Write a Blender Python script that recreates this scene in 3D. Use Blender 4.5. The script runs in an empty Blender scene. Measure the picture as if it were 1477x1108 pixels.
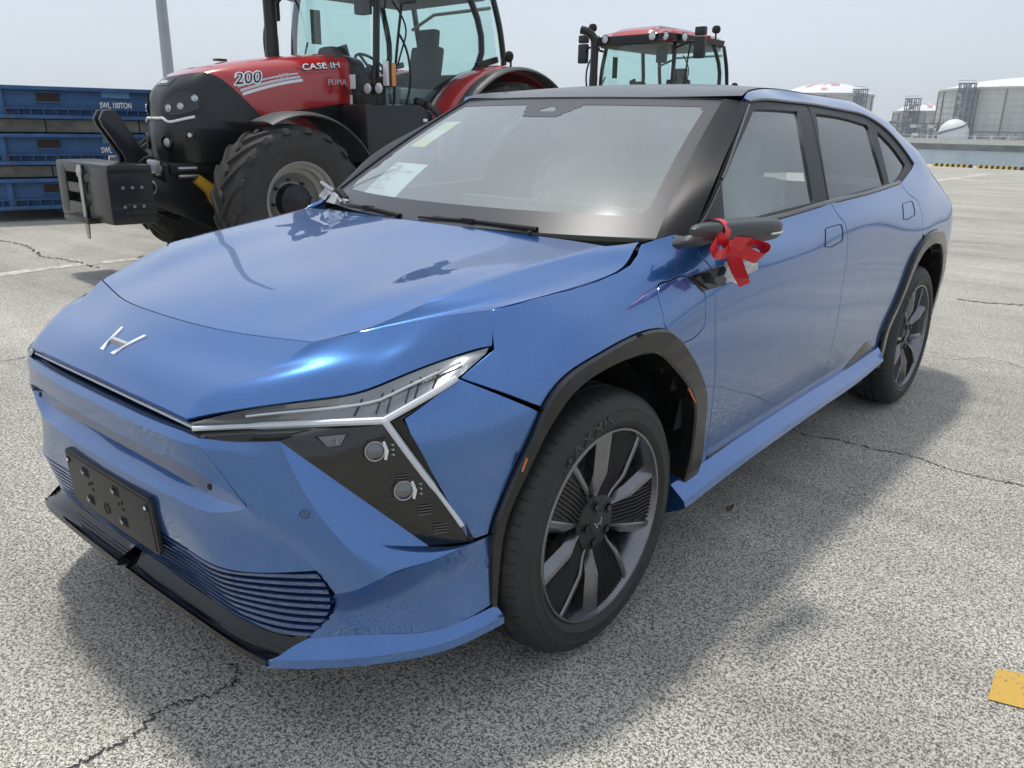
import bpy, bmesh, math, random
import numpy as np
from mathutils import Vector, Matrix
from mathutils.geometry import delaunay_2d_cdt
random.seed(7)
PI = math.pi
S = bpy.context.scene
COL = S.collection
# ------------------------------------------------------------------ camera
cam = bpy.data.cameras.new('camera'); cam.sensor_width = 36; cam.lens = 28.439
cam.clip_start = .05; cam.clip_end = 20000
cam_o = bpy.data.objects.new('camera', cam); COL.objects.link(cam_o); S.camera = cam_o
def _cam_rot(yaw, pitch, roll):
    f = Vector((math.sin(yaw)*math.cos(pitch), math.cos(yaw)*math.cos(pitch), math.sin(pitch)))
    r = f.cross(Vector((0, 0, 1))).normalized(); u = r.cross(f)
    r2 = math.cos(roll)*r+math.sin(roll)*u; u2 = -math.sin(roll)*r+math.cos(roll)*u
    return Matrix((r2, u2, -f)).transposed()
cam_o.matrix_world = Matrix.Translation((2.0446, -1.7115, 1.4386)) @ _cam_rot(-.701105, -.310889, .018361).to_4x4()
# ------------------------------------------------------------------ sky and sun
SUN = Vector((-.285, .118, .951)).normalized()
elev = math.asin(SUN.z); azim = math.atan2(SUN.x, SUN.y)
w = bpy.data.worlds.new('World'); S.world = w; w.use_nodes = True
nt = w.node_tree; N = nt.nodes; L = nt.links; bg = N['Background']
sky = N.new('ShaderNodeTexSky'); sky.sky_type = 'NISHITA'; sky.sun_disc = False
sky.sun_elevation = elev; sky.sun_rotation = azim
sky.air_density = 1.0; sky.dust_density = 3.0; sky.ozone_density = 1.2
# thin high cloud: a pale veil with soft streaks over the blue
tc = N.new('ShaderNodeTexCoord'); mp = N.new('ShaderNodeMapping'); mp.inputs['Scale'].default_value = (1.1, 1.7, 3.0)
L.new(tc.outputs['Generated'], mp.inputs['Vector'])
nz = N.new('ShaderNodeTexNoise'); nz.inputs['Scale'].default_value = 1.6; nz.inputs['Detail'].default_value = 5; nz.inputs['Roughness'].default_value = .5
L.new(mp.outputs[0], nz.inputs['Vector'])
rp = N.new('ShaderNodeMapRange'); rp.inputs['From Min'].default_value = .3; rp.inputs['From Max'].default_value = .72
rp.inputs['To Min'].default_value = .66; rp.inputs['To Max'].default_value = .98
L.new(nz.outputs['Fac'], rp.inputs['Value'])
veil = N.new('ShaderNodeMix'); veil.data_type = 'RGBA'; veil.inputs[7].default_value = (4.8, 5.25, 5.8, 1)
L.new(rp.outputs[0], veil.inputs[0]); L.new(sky.outputs[0], veil.inputs[6]); L.new(veil.outputs[2], bg.inputs['Color'])
bg.inputs['Strength'].default_value = .12
sl = bpy.data.lights.new('sun', 'SUN'); sl.energy = 2.0; sl.angle = math.radians(5.5); sl.color = (1, .955, .89)
so = bpy.data.objects.new('sun', sl); COL.objects.link(so); so.rotation_euler = SUN.to_track_quat('Z', 'Y').to_euler()
S.view_settings.view_transform = 'Standard'; S.view_settings.look = 'None'; S.view_settings.exposure = .38; S.view_settings.gamma = 1
S.view_settings.use_curve_mapping = False
S.render.engine = 'CYCLES'
S.cycles.max_bounces = 8; S.cycles.transparent_max_bounces = 16; S.cycles.glossy_bounces = 5

# ------------------------------------------------------------------ materials
def mat(name, col, rough=.5, metal=0., coat=0., spec=.5, coat_rough=.03, bump=None, noise=None, alpha=None, emit=None):
    m = bpy.data.materials.new(name); m.use_nodes = True; n = m.node_tree.nodes; l = m.node_tree.links
    b = n['Principled BSDF']; b.inputs['Base Color'].default_value = (*col, 1); b.inputs['Roughness'].default_value = rough
    b.inputs['Metallic'].default_value = metal; b.inputs['Coat Weight'].default_value = coat
    b.inputs['Coat Roughness'].default_value = coat_rough; b.inputs['Specular IOR Level'].default_value = spec
    tcn = n.new('ShaderNodeTexCoord')
    if noise:                                    # (scale, amount): tonal variation of the same colour
        t = n.new('ShaderNodeTexNoise'); t.inputs['Scale'].default_value = noise[0]; t.inputs['Detail'].default_value = 6
        l.new(tcn.outputs['Object'], t.inputs['Vector'])
        r = n.new('ShaderNodeMapRange'); r.inputs['From Min'].default_value = .3; r.inputs['From Max'].default_value = .7
        r.inputs['To Min'].default_value = 1-noise[1]; r.inputs['To Max'].default_value = 1+noise[1]
        l.new(t.outputs['Fac'], r.inputs['Value'])
        v = n.new('ShaderNodeVectorMath'); v.operation = 'SCALE'; v.inputs[0].default_value = col; l.new(r.outputs[0], v.inputs['Scale'])
        l.new(v.outputs[0], b.inputs['Base Color'])
        r2 = n.new('ShaderNodeMapRange'); r2.inputs['To Min'].default_value = max(rough-.12, .02); r2.inputs['To Max'].default_value = min(rough+.12, 1)
        l.new(t.outputs['Fac'], r2.inputs['Value']); l.new(r2.outputs[0], b.inputs['Roughness'])
    if bump:                                     # (scale, strength)
        t = n.new('ShaderNodeTexNoise'); t.inputs['Scale'].default_value = bump[0]; t.inputs['Detail'].default_value = 3
        l.new(tcn.outputs['Object'], t.inputs['Vector'])
        bp = n.new('ShaderNodeBump'); bp.inputs['Strength'].default_value = bump[1]; bp.inputs['Distance'].default_value = .002
        l.new(t.outputs['Fac'], bp.inputs['Height']); l.new(bp.outputs[0], b.inputs['Normal'])
    return m
def glass(name, tint, ior=1.5, base=.0, rough=.0, body=None, bodyf=0.):
    m = bpy.data.materials.new(name); m.use_nodes = True; n = m.node_tree.nodes; l = m.node_tree.links
    n.remove(n['Principled BSDF']); out = n['Material Output']
    tr = n.new('ShaderNodeBsdfTransparent'); tr.inputs[0].default_value = (*tint, 1)
    gl = n.new('ShaderNodeBsdfGlossy'); gl.inputs['Roughness'].default_value = rough
    lw = n.new('ShaderNodeLayerWeight'); lw.inputs['Blend'].default_value = .5; pw = n.new('ShaderNodeMath'); pw.operation = 'POWER'; pw.inputs[1].default_value = 4.2
    fr = n.new('ShaderNodeMath'); fr.operation = 'MULTIPLY_ADD'; fr.inputs[1].default_value = .9; fr.inputs[2].default_value = ((ior-1)/(ior+1))**2
    l.new(lw.outputs['Facing'], pw.inputs[0]); l.new(pw.outputs[0], fr.inputs[0])
    mx = n.new('ShaderNodeMixShader'); src = tr
    if body:                                     # diffuse film; on the car's panes it paints in reflected sky
        df = n.new('ShaderNodeBsdfDiffuse'); df.inputs[0].default_value = (*body, 1)
        m0 = n.new('ShaderNodeMixShader'); m0.inputs[0].default_value = bodyf
        l.new(tr.outputs[0], m0.inputs[1]); l.new(df.outputs[0], m0.inputs[2]); src = m0
    ad = n.new('ShaderNodeMath'); ad.operation = 'ADD'; ad.inputs[1].default_value = base; ad.use_clamp = True
    l.new(fr.outputs[0], ad.inputs[0]); l.new(ad.outputs[0], mx.inputs[0])
    l.new(src.outputs[0], mx.inputs[1]); l.new(gl.outputs[0], mx.inputs[2]); l.new(mx.outputs[0], out.inputs['Surface'])
    return m
M = {}
def paint(name, col, flop, metal=.75):
    m = mat(name, col, .30, metal, 1.0, .5, .006); n = m.node_tree.nodes; l = m.node_tree.links; b = n['Principled BSDF']
    b.inputs['Coat IOR'].default_value = 1.82
    tcn = n.new('ShaderNodeTexCoord'); v = n.new('ShaderNodeTexVoronoi'); v.inputs['Scale'].default_value = 900
    l.new(tcn.outputs['Object'], v.inputs['Vector'])
    mx = n.new('ShaderNodeMix'); mx.data_type = 'RGBA'; mx.inputs[6].default_value = (*col, 1); mx.inputs[7].default_value = (*flop, 1)
    s = n.new('ShaderNodeSeparateColor'); l.new(v.outputs['Color'], s.inputs[0]); l.new(s.outputs[0], mx.inputs[0])
    l.new(mx.outputs[2], b.inputs['Base Color'])
    t = n.new('ShaderNodeTexNoise'); t.inputs['Scale'].default_value = 2.2; t.inputs['Detail'].default_value = 2
    l.new(tcn.outputs['Object'], t.inputs['Vector'])
    bp = n.new('ShaderNodeBump'); bp.inputs['Strength'].default_value = .05; bp.inputs['Distance'].default_value = .02
    l.new(t.outputs['Fac'], bp.inputs['Height']); l.new(bp.outputs[0], b.inputs['Coat Normal'])
    return m
M['blue'] = paint('blue_metallic_paint', (.019, .108, .345), (.036, .158, .45))
M['gloss_black'] = mat('gloss_black', (.006, .006, .007), .06, 0, .15, .45)
M['trim'] = mat('window_trim', (.016, .017, .019), .5, 0, 0, .5)
M['pillar'] = mat('pillar_black', (.022, .023, .026), .34, 0, 0, .12)
M['roofblk'] = mat('roof_black', (.045, .045, .048), .34, 0, .25, .5, .10)
M['satin'] = mat('satin_black_plastic', (.02, .02, .021), .45, bump=(400, .15))
M['matte'] = mat('matte_black', (.010, .010, .011), .75)
M['inner'] = mat('inner_body', (.006, .006, .007), .9)
M['arch'] = mat('arch_gloss', (.010, .010, .010), .08, 0, .15, .45, .02)
M['tyre'] = mat('tyre_rubber', (.018, .018, .019), .58, noise=(18, .25), bump=(160, .2))
M['tread'] = M['tyre']
M['alloy'] = mat('dark_alloy', (.20, .20, .215), .24, .9, .3, noise=(30, .06))
M['alloy_d'] = mat('black_alloy', (.020, .020, .022), .35, .3)
M['steel'] = mat('bright_steel', (.5, .5, .5), .28, .95)
M['disc'] = mat('brake_disc', (.33, .32, .31), .35, .9)
M['silver'] = mat('silver_trim', (.62, .63, .64), .3, .6)
M['drl'] = mat('light_guide', (.62, .64, .66), .22, 0, .8)
M['lampd'] = mat('lamp_dark', (.008, .008, .008), .06, 0, .5, .5, .01)
M['lens'] = mat('lens_crystal', (.45, .47, .5), .06, .75, 1)
M['chrome'] = mat('chrome', (.75, .76, .78), .07, 1)
M['logo'] = mat('logo_white', (.82, .84, .86), .3)
M['glass_ws'] = glass('windscreen_glass', (.86, .95, .92), 1.55, .16, .05, (.64, .72, .71), .25)
M['glass_side'] = glass('side_glass', (.82, .93, .90), 1.6, .10, 0, (.52, .60, .58), .14)
M['glass_priv'] = glass('privacy_glass', (.05, .055, .06), 1.55, .07, 0, (.07, .072, .078), .25)
M['frit'] = mat('ceramic_frit', (.075, .077, .086), .34, 0, 0, .20)
M['plastic_film'] = glass('clear_film', (.86, .9, .9), 1.5, .07, .12, (.75, .8, .8), .38)
M['seat'] = mat('pale_seat', (.42, .45, .45), .55, noise=(9, .12))
M['dash'] = mat('dash_grey', (.10, .115, .12), .6)
M['cabin_light'] = mat('cabin_pale', (.45, .5, .5), .6)
M['red'] = mat('red_satin', (.62, .012, .022), .34, 0, .2, noise=(30, .12))
M['paper'] = mat('paper', (.78, .84, .84), .7)
M['ink'] = mat('ink', (.12, .13, .14), .8)
M['yellowp'] = mat('yellow_sticker', (.75, .78, .30), .6)
M['orangem'] = mat('amber_mark', (.55, .13, .01), .25, 0, .8)

# ------------------------------------------------------------------ mesh helpers
def tag(o, label=None, cat=None, group=None, kind=None):
    for k, v in (('label', label), ('category', cat), ('group', group), ('kind', kind)):
        if v: o[k] = v
    return o
PINV = {}
def empty(name, loc, label, cat, rz=0, group=None, local=True):
    # local: parts are built around the thing's own origin; otherwise their coordinates are already those of the place
    o = bpy.data.objects.new(name, None); COL.objects.link(o); o.location = loc; o.rotation_euler = (0, 0, rz); o.empty_display_size = .3
    PINV[o.name] = Matrix.Identity(4) if local else (Matrix.Translation(loc) @ Matrix.Rotation(rz, 4, 'Z')).inverted()
    return tag(o, label, cat, group)
def link(name, me, parent=None):
    o = bpy.data.objects.new(name, me); COL.objects.link(o)
    if parent is not None: o.parent = parent; o.matrix_parent_inverse = PINV.get(parent.name, Matrix.Identity(4))
    return o
def sharp_by_angle(bm, deg):
    for f in bm.faces: f.smooth = True
    a = math.radians(deg)
    for e in bm.edges:
        if len(e.link_faces) == 2 and e.calc_face_angle(0) > a: e.smooth = False
        elif len(e.link_faces) != 2: e.smooth = True
def frame_of(d):
    d = Vector(d).normalized(); a = Vector((0, 0, 1)) if abs(d.z) < .9 else Vector((1, 0, 0))
    u = d.cross(a).normalized(); return u, d.cross(u).normalized()
class MB:
    """collects shapes into one mesh"""
    def __init__(s): s.v = []; s.f = []; s.m = []; s.mats = []
    def mi(s, m):
        if m not in s.mats: s.mats.append(m)
        return s.mats.index(m)
    def add(s, vs, fs, m='satin'):
        b = len(s.v); s.v += [tuple(v) for v in vs]; s.f += [tuple(b+i for i in f) for f in fs]; s.m += [s.mi(m)]*len(fs); return s
    def box(s, c, d, m='satin', rot=None, bev=0):
        x, y, z = [k/2 for k in d]
        if bev:
            b = min(bev, x*.9, y*.9, z*.9); vs = []; 
            bm = bmesh.new(); bmesh.ops.create_cube(bm, size=1)
            for v in bm.verts: v.co = Vector((v.co.x*d[0], v.co.y*d[1], v.co.z*d[2]))
            bmesh.ops.bevel(bm, geom=bm.edges[:], offset=b, segments=2, affect='EDGES', profile=.7)
            bm.verts.index_update(); vs = [v.co.copy() for v in bm.verts]; fs = [[v.index for v in f.verts] for f in bm.faces]; bm.free()
        else:
            vs = [Vector((i*x, j*y, k*z)) for i in (-1, 1) for j in (-1, 1) for k in (-1, 1)]
            fs = [(0, 1, 3, 2), (4, 6, 7, 5), (0, 4, 5, 1), (2, 3, 7, 6), (0, 2, 6, 4), (1, 5, 7, 3)]
        if rot is not None: vs = [rot @ v for v in vs]
        return s.add([v+Vector(c) for v in vs], fs, m)
    def tube(s, pts, r, m='satin', n=10, caps=True):
        pts = [Vector(p) for p in pts]; R = r if isinstance(r, (list, tuple)) else [r]*len(pts)
        vs = []; u = None
        for i, p in enumerate(pts):
            d = (pts[min(i+1, len(pts)-1)]-pts[max(i-1, 0)]).normalized()
            if u is None: u = frame_of(d)[0]
            u = (u-d*u.dot(d)).normalized(); v = d.cross(u)
            vs += [p+R[i]*(math.cos(2*PI*k/n)*u+math.sin(2*PI*k/n)*v) for k in range(n)]
        fs = [(i*n+k, i*n+(k+1) % n, (i+1)*n+(k+1) % n, (i+1)*n+k) for i in range(len(pts)-1) for k in range(n)]
        if caps: fs += [tuple(range(n))[::-1], tuple(range((len(pts)-1)*n, len(pts)*n))]
        return s.add(vs, fs, m)
    def lathe(s, prof, c, ax, m='satin', n=48, a0=0, a1=2*PI, closed=False):
        """prof: (distance along axis, radius)"""
        ax = Vector(ax).normalized(); u, v = frame_of(ax); c = Vector(c); full = abs(a1-a0-2*PI) < 1e-6
        k = n if full else n+1; vs = []
        for a, r in prof:
            a = float(a); r = float(r)
            for i in range(k):
                t = a0+(a1-a0)*i/n; vs.append(c+ax*a+r*(math.cos(t)*u+math.sin(t)*v))
        fs = []; P = len(prof)
        for j in range(P if closed else P-1):
            j2 = (j+1) % P
            for i in range(n):
                i2 = (i+1) % k; fs.append((j*k+i, j*k+i2, j2*k+i2, j2*k+i))
        return s.add(vs, fs, m)
    def prism(s, poly, origin, ux, uy, depth, m='satin'):
        """2-D outline swept along ux x uy by depth"""
        ux = Vector(ux); uy = Vector(uy); w_ = ux.cross(uy).normalized(); o = Vector(origin); n = len(poly)
        a = [o+ux*p[0]+uy*p[1] for p in poly]; b = [p+w_*depth for p in a]
        fs = [tuple(range(n))[::-1], tuple(range(n, 2*n))]+[(i, (i+1) % n, n+(i+1) % n, n+i) for i in range(n)]
        return s.add(a+b, fs, m)
    def grid(s, G, m='satin', flip=False):
        a = len(G); b = len(G[0]); fs = []
        for i in range(a-1):
            for j in range(b-1):
                f = (i*b+j, i*b+j+1, (i+1)*b+j+1, (i+1)*b+j); fs.append(f[::-1] if flip else f)
        return s.add([p for r in G for p in r], fs, m)
    def build(s, name, parent=None, angle=35, mirror=False, weld=1e-5, bevel=0, fix=True):
        bm = bmesh.new(); vs = [bm.verts.new(v) for v in s.v]
        for f, k in zip(s.f, s.m):
            try: fc = bm.faces.new([vs[i] for i in f]); fc.material_index = k
            except ValueError: pass
        if mirror:
            g = bmesh.ops.duplicate(bm, geom=bm.verts[:]+bm.edges[:]+bm.faces[:])
            dv = [e for e in g['geom'] if isinstance(e, bmesh.types.BMVert)]; df = [e for e in g['geom'] if isinstance(e, bmesh.types.BMFace)]
            for v in dv: v.co.x = -v.co.x
            bmesh.ops.reverse_faces(bm, faces=df)
        if weld: bmesh.ops.remove_doubles(bm, verts=bm.verts, dist=weld)
        bmesh.ops.dissolve_degenerate(bm, edges=bm.edges, dist=1e-6)
        if fix: bmesh.ops.recalc_face_normals(bm, faces=bm.faces)
        if bevel:
            es = [e for e in bm.edges if len(e.link_faces) == 2 and e.calc_face_angle(0) > math.radians(40)]
            bmesh.ops.bevel(bm, geom=es, offset=bevel, segments=2, affect='EDGES', profile=.6, clamp_overlap=True)
        sharp_by_angle(bm, angle)
        me = bpy.data.meshes.new(name); bm.to_mesh(me); bm.free()
        for k in s.mats: me.materials.append(M[k] if isinstance(k, str) else k)
        return link(name, me, parent)
def V(*a): return Vector(a)
def text_mb(mb, body, size, origin, ux, uy, depth, m, align='LEFT', warp=None, shear=0, bold=0, xscale=1):
    """adds flat lettering with a little depth; ux, uy are unit vectors"""
    cu = bpy.data.curves.new('t', 'FONT'); cu.body = body; cu.size = size; cu.extrude = depth/2; cu.align_x = align; cu.shear = shear; cu.offset = bold
    cu.resolution_u = 3
    ob = bpy.data.objects.new('t', cu); COL.objects.link(ob); dg = bpy.context.evaluated_depsgraph_get(); dg.update()
    me = ob.evaluated_get(dg).to_mesh(); ux = Vector(ux); uy = Vector(uy); w_ = ux.cross(uy); o = Vector(origin)
    vs = []
    for v in me.vertices:
        x, y, z = v.co; x *= xscale
        vs.append(warp(x, y, z) if warp else o+ux*x+uy*y+w_*(z+depth/2))
    mb.add(vs, [tuple(p.vertices) for p in me.polygons], m)
    ob.evaluated_get(dg).to_mesh_clear(); bpy.data.objects.remove(ob); bpy.data.curves.remove(cu)
def cr(pts, n):
    """n points along a smooth curve through pts (natural cubic on chord length)"""
    P = np.array(pts, float)
    if len(P) == 2: t = np.linspace(0, 1, n)[:, None]; return P[0]*(1-t)+P[1]*t
    d = np.maximum(np.sqrt(((P[1:]-P[:-1])**2).sum(1)), 1e-5); s = np.concatenate([[0], np.cumsum(d)])
    return _natural(s, P, np.linspace(0, s[-1], n))
def coons(b, t, l, r, bulge=None):
    """patch between four sampled curves: b,t run along i; l,r along j"""
    n = len(b); m = len(l); b, t, l, r = map(np.array, (b, t, l, r)); u = np.linspace(0, 1, n)[:, None, None]; v = np.linspace(0, 1, m)[None, :, None]
    G = (1-v)*b[:, None]+v*t[:, None]+(1-u)*l[None]+u*r[None]-((1-u)*(1-v)*b[0]+u*(1-v)*b[-1]+(1-u)*v*t[0]+u*v*t[-1])
    if bulge is not None: G = G+np.array(bulge)*(16*u*(1-u)*v*(1-v))
    return G
def loft(curves, n, m, creases=()):
    """surface through several curves; smooth across except at crease indices"""
    C = [cr(c, n) for c in curves]; cuts = [0]+sorted(creases)+[len(C)-1]; rows = []
    for a, b in zip(cuts[:-1], cuts[1:]):
        seg = np.array(C[a:b+1]); k = max(2, int(round(m*(b-a)/(len(C)-1)))+1)
        if len(seg) == 2: t = np.linspace(0, 1, k)[:, None, None]; R = seg[0]*(1-t)+seg[1]*t
        else: R = _natural(np.arange(len(seg)), seg, np.linspace(0, len(seg)-1, k))
        rows += list(R if a == 0 else R[1:])
    return rows
def skin(mb, G, m, thick=0):
    """grid with an inner rim so that a panel has depth at its edge"""
    mb.grid(G, m); 
    if thick:
        G = np.array(G); a, b = G.shape[:2]; du = np.gradient(G, axis=0); dv = np.gradient(G, axis=1); nn = np.cross(du, dv)
        nn /= np.maximum(np.linalg.norm(nn, axis=2, keepdims=True), 1e-9)
        I = G+nn*thick
        for ring in ([(0, j) for j in range(b)], [(a-1, j) for j in range(b)], [(i, 0) for i in range(a)], [(i, b-1) for i in range(a)]):
            mb.grid([[G[r] for r in ring], [I[r] for r in ring]], m)
# ---- body side: half width x as a function of distance along the car (y) and height (z)
STA = {
 -.72:[(.20,.66),(.5,.695),(.7,.70),(.80,.68),(.87,.60),(.95,.48),(1.05,.40)],
 -.575:[(.20,.765),(.5,.79),(.70,.79),(.807,.765),(.865,.70),(.95,.58),(1.05,.50)],
 -.43:[(.20,.845),(.5,.872),(.72,.868),(.82,.842),(.88,.80),(.94,.735),(1.05,.63)],
 -.30:[(.20,.90),(.5,.915),(.75,.918),(.85,.893),(.93,.825),(1.01,.775),(1.1,.70)],
 -.10:[(.20,.91),(.5,.932),(.75,.944),(.87,.928),(.95,.885),(1.02,.81),(1.1,.73)],
 .11:[(.20,.90),(.5,.932),(.75,.950),(.88,.938),(.97,.895),(1.035,.815),(1.1,.74)],
 .33:[(.20,.895),(.45,.92),(.75,.950),(.88,.942),(1.0,.908),(1.06,.855),(1.1,.79),(1.3,.70)],
 .55:[(.20,.89),(.45,.915),(.75,.946),(.88,.942),(1.02,.918),(1.10,.893),(1.14,.872),(1.3,.80),(1.5,.72),(1.6,.66)],
 .9:[(.20,.885),(.40,.908),(.75,.944),(.9,.943),(1.04,.925),(1.11,.902),(1.15,.880),(1.3,.825),(1.5,.725),(1.6,.66)],
 1.5:[(.20,.885),(.40,.908),(.75,.944),(.9,.943),(1.05,.928),(1.12,.905),(1.165,.883),(1.35,.80),(1.5,.712),(1.56,.662),(1.59,.61),(1.61,.53),(1.65,.42)],
 2.2:[(.20,.89),(.42,.912),(.75,.946),(.9,.945),(1.07,.928),(1.14,.904),(1.185,.880),(1.35,.79),(1.5,.688),(1.555,.638),(1.585,.58),(1.602,.50),(1.65,.40)],
 2.6:[(.20,.90),(.45,.925),(.75,.955),(.92,.952),(1.07,.925),(1.14,.898),(1.2,.868),(1.35,.79),(1.45,.725),(1.51,.675),(1.56,.615),(1.59,.53),(1.62,.42)],
 2.93:[(.20,.90),(.5,.935),(.75,.958),(.92,.955),(1.05,.928),(1.14,.895),(1.2,.86),(1.30,.805),(1.38,.76),(1.45,.70),(1.505,.63),(1.54,.54),(1.6,.38)],
 3.3:[(.20,.88),(.5,.915),(.75,.938),(.92,.938),(1.05,.912),(1.1,.89),(1.16,.855),(1.24,.805),(1.31,.745),(1.37,.67),(1.42,.57),(1.5,.40)],
 3.6:[(.20,.85),(.5,.88),(.75,.905),(.92,.903),(1.04,.885),(1.08,.86),(1.11,.825),(1.15,.785),(1.21,.72),(1.27,.62),(1.4,.42)],
 3.85:[(.20,.74),(.5,.77),(.75,.79),(.92,.785),(1.04,.77),(1.07,.745),(1.1,.68),(1.2,.55)],
}
def _pchip(xs, ys, xq):
    xs = np.asarray(xs, float); ys = np.asarray(ys, float); h = np.diff(xs); d = np.diff(ys)/h
    m = np.zeros(len(xs)); m[0] = d[0]; m[-1] = d[-1]
    for i in range(1, len(xs)-1):
        w1 = 2*h[i]+h[i-1]; w2 = h[i]+2*h[i-1]
        m[i] = 0 if d[i-1]*d[i] <= 0 else (w1+w2)/(w1/d[i-1]+w2/d[i])
    xq = np.clip(xq, xs[0], xs[-1]); i = np.clip(np.searchsorted(xs, xq)-1, 0, len(xs)-2)
    t = (xq-xs[i])/h[i]; t2 = t*t; t3 = t2*t
    return (2*t3-3*t2+1)*ys[i]+(t3-2*t2+t)*h[i]*m[i]+(-2*t3+3*t2)*ys[i+1]+(t3-t2)*h[i]*m[i+1]
def _natural(xs, ys, xq):                       # natural cubic spline
    xs = np.asarray(xs, float); ys = np.asarray(ys, float); n = len(xs); h = np.diff(xs)
    A = np.eye(n); b = np.zeros((n,)+ys.shape[1:])
    for i in range(1, n-1):
        A[i, i-1] = h[i-1]; A[i, i] = 2*(h[i-1]+h[i]); A[i, i+1] = h[i]
        b[i] = 6*((ys[i+1]-ys[i])/h[i]-(ys[i]-ys[i-1])/h[i-1])
    M = np.linalg.solve(A, b.reshape(n, -1)).reshape(b.shape)
    xq = np.clip(xq, xs[0], xs[-1]); i = np.clip(np.searchsorted(xs, xq)-1, 0, n-2)
    sh = (len(i),)+(1,)*(ys.ndim-1)
    a = ((xs[i+1]-xq)/h[i]).reshape(sh); c = ((xq-xs[i])/h[i]).reshape(sh); hh = (h[i]**2/6).reshape(sh)
    return a*ys[i]+c*ys[i+1]+((a**3-a)*M[i]+(c**3-c)*M[i+1])*hh
_DS = .01
_ZG = np.arange(.20, 1.62, _DS); _YG = np.arange(-.72, 3.851, _DS)
_rows = np.array([_pchip(*zip(*STA[k]), _ZG) for k in sorted(STA)])
_G = _natural(sorted(STA), _rows, _YG)
def _blur(A, s, ax):
    r = int(3*s); k = np.exp(-np.arange(-r, r+1)**2/(2*s*s)); k /= k.sum()
    A = np.moveaxis(A, ax, 0); f = 2*A[0]-A[1:r+1][::-1]; l = 2*A[-1]-A[-r-1:-1][::-1]
    B = np.concatenate([f, A, l]); o = sum(k[i]*B[i:i+len(A)] for i in range(2*r+1))
    return np.moveaxis(o, 0, ax)
_G = _blur(_blur(_G, 5, 0), 2.2, 1)
def _cub(t): return np.array([-.5*t**3+t*t-.5*t, 1.5*t**3-2.5*t*t+1, -1.5*t**3+2*t*t+.5*t, .5*t**3-.5*t*t])
def F(y, z):
    u = min(max((y+.72)/_DS, 1.001), len(_YG)-3.001); v = min(max((z-.20)/_DS, 1.001), len(_ZG)-3.001)
    i = int(u); j = int(v)
    return float(_cub(u-i) @ _G[i-1:i+3, j-1:j+3] @ _cub(v-j))
def Fn(y, z):
    e = .004; n = np.array([1, -(F(y+e, z)-F(y-e, z))/(2*e), -(F(y, z+e)-F(y, z-e))/(2*e)])
    return n/np.linalg.norm(n)

def _inside(p, poly):
    x, y = p; c = False; n = len(poly)
    for i in range(n):
        x1, y1 = poly[i]; x2, y2 = poly[i-1]
        if (y1 > y) != (y2 > y) and x < (x2-x1)*(y-y1)/(y2-y1)+x1: c = not c
    return c
def _resample(poly, step):
    out = []
    for i in range(len(poly)):
        a = np.array(poly[i], float); b = np.array(poly[(i+1) % len(poly)], float); k = max(1, int(np.ceil(np.linalg.norm(b-a)/step)))
        out += [tuple(a+(b-a)*j/k) for j in range(k)]
    return out
def _inset(poly, d):
    n = len(poly); A = sum(poly[i-1][0]*poly[i][1]-poly[i][0]*poly[i-1][1] for i in range(n)); s = 1 if A > 0 else -1; out = []
    for i in range(n):
        p = np.array(poly[i]); a = p-np.array(poly[i-1]); b = np.array(poly[(i+1) % n])-p
        na = np.array([-a[1], a[0]])*s/max(np.linalg.norm(a), 1e-9); nb = np.array([-b[1], b[0]])*s/max(np.linalg.norm(b), 1e-9)
        m = na+nb; l = m@m; out.append(tuple(p+m*(2*d/l if l > .3 else d)))
    return out
def smooth2(pts, n=None, closed=False):
    """smooth 2-D chain"""
    n = n or 6*len(pts); return [tuple(p) for p in cr(pts, n)]
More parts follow.
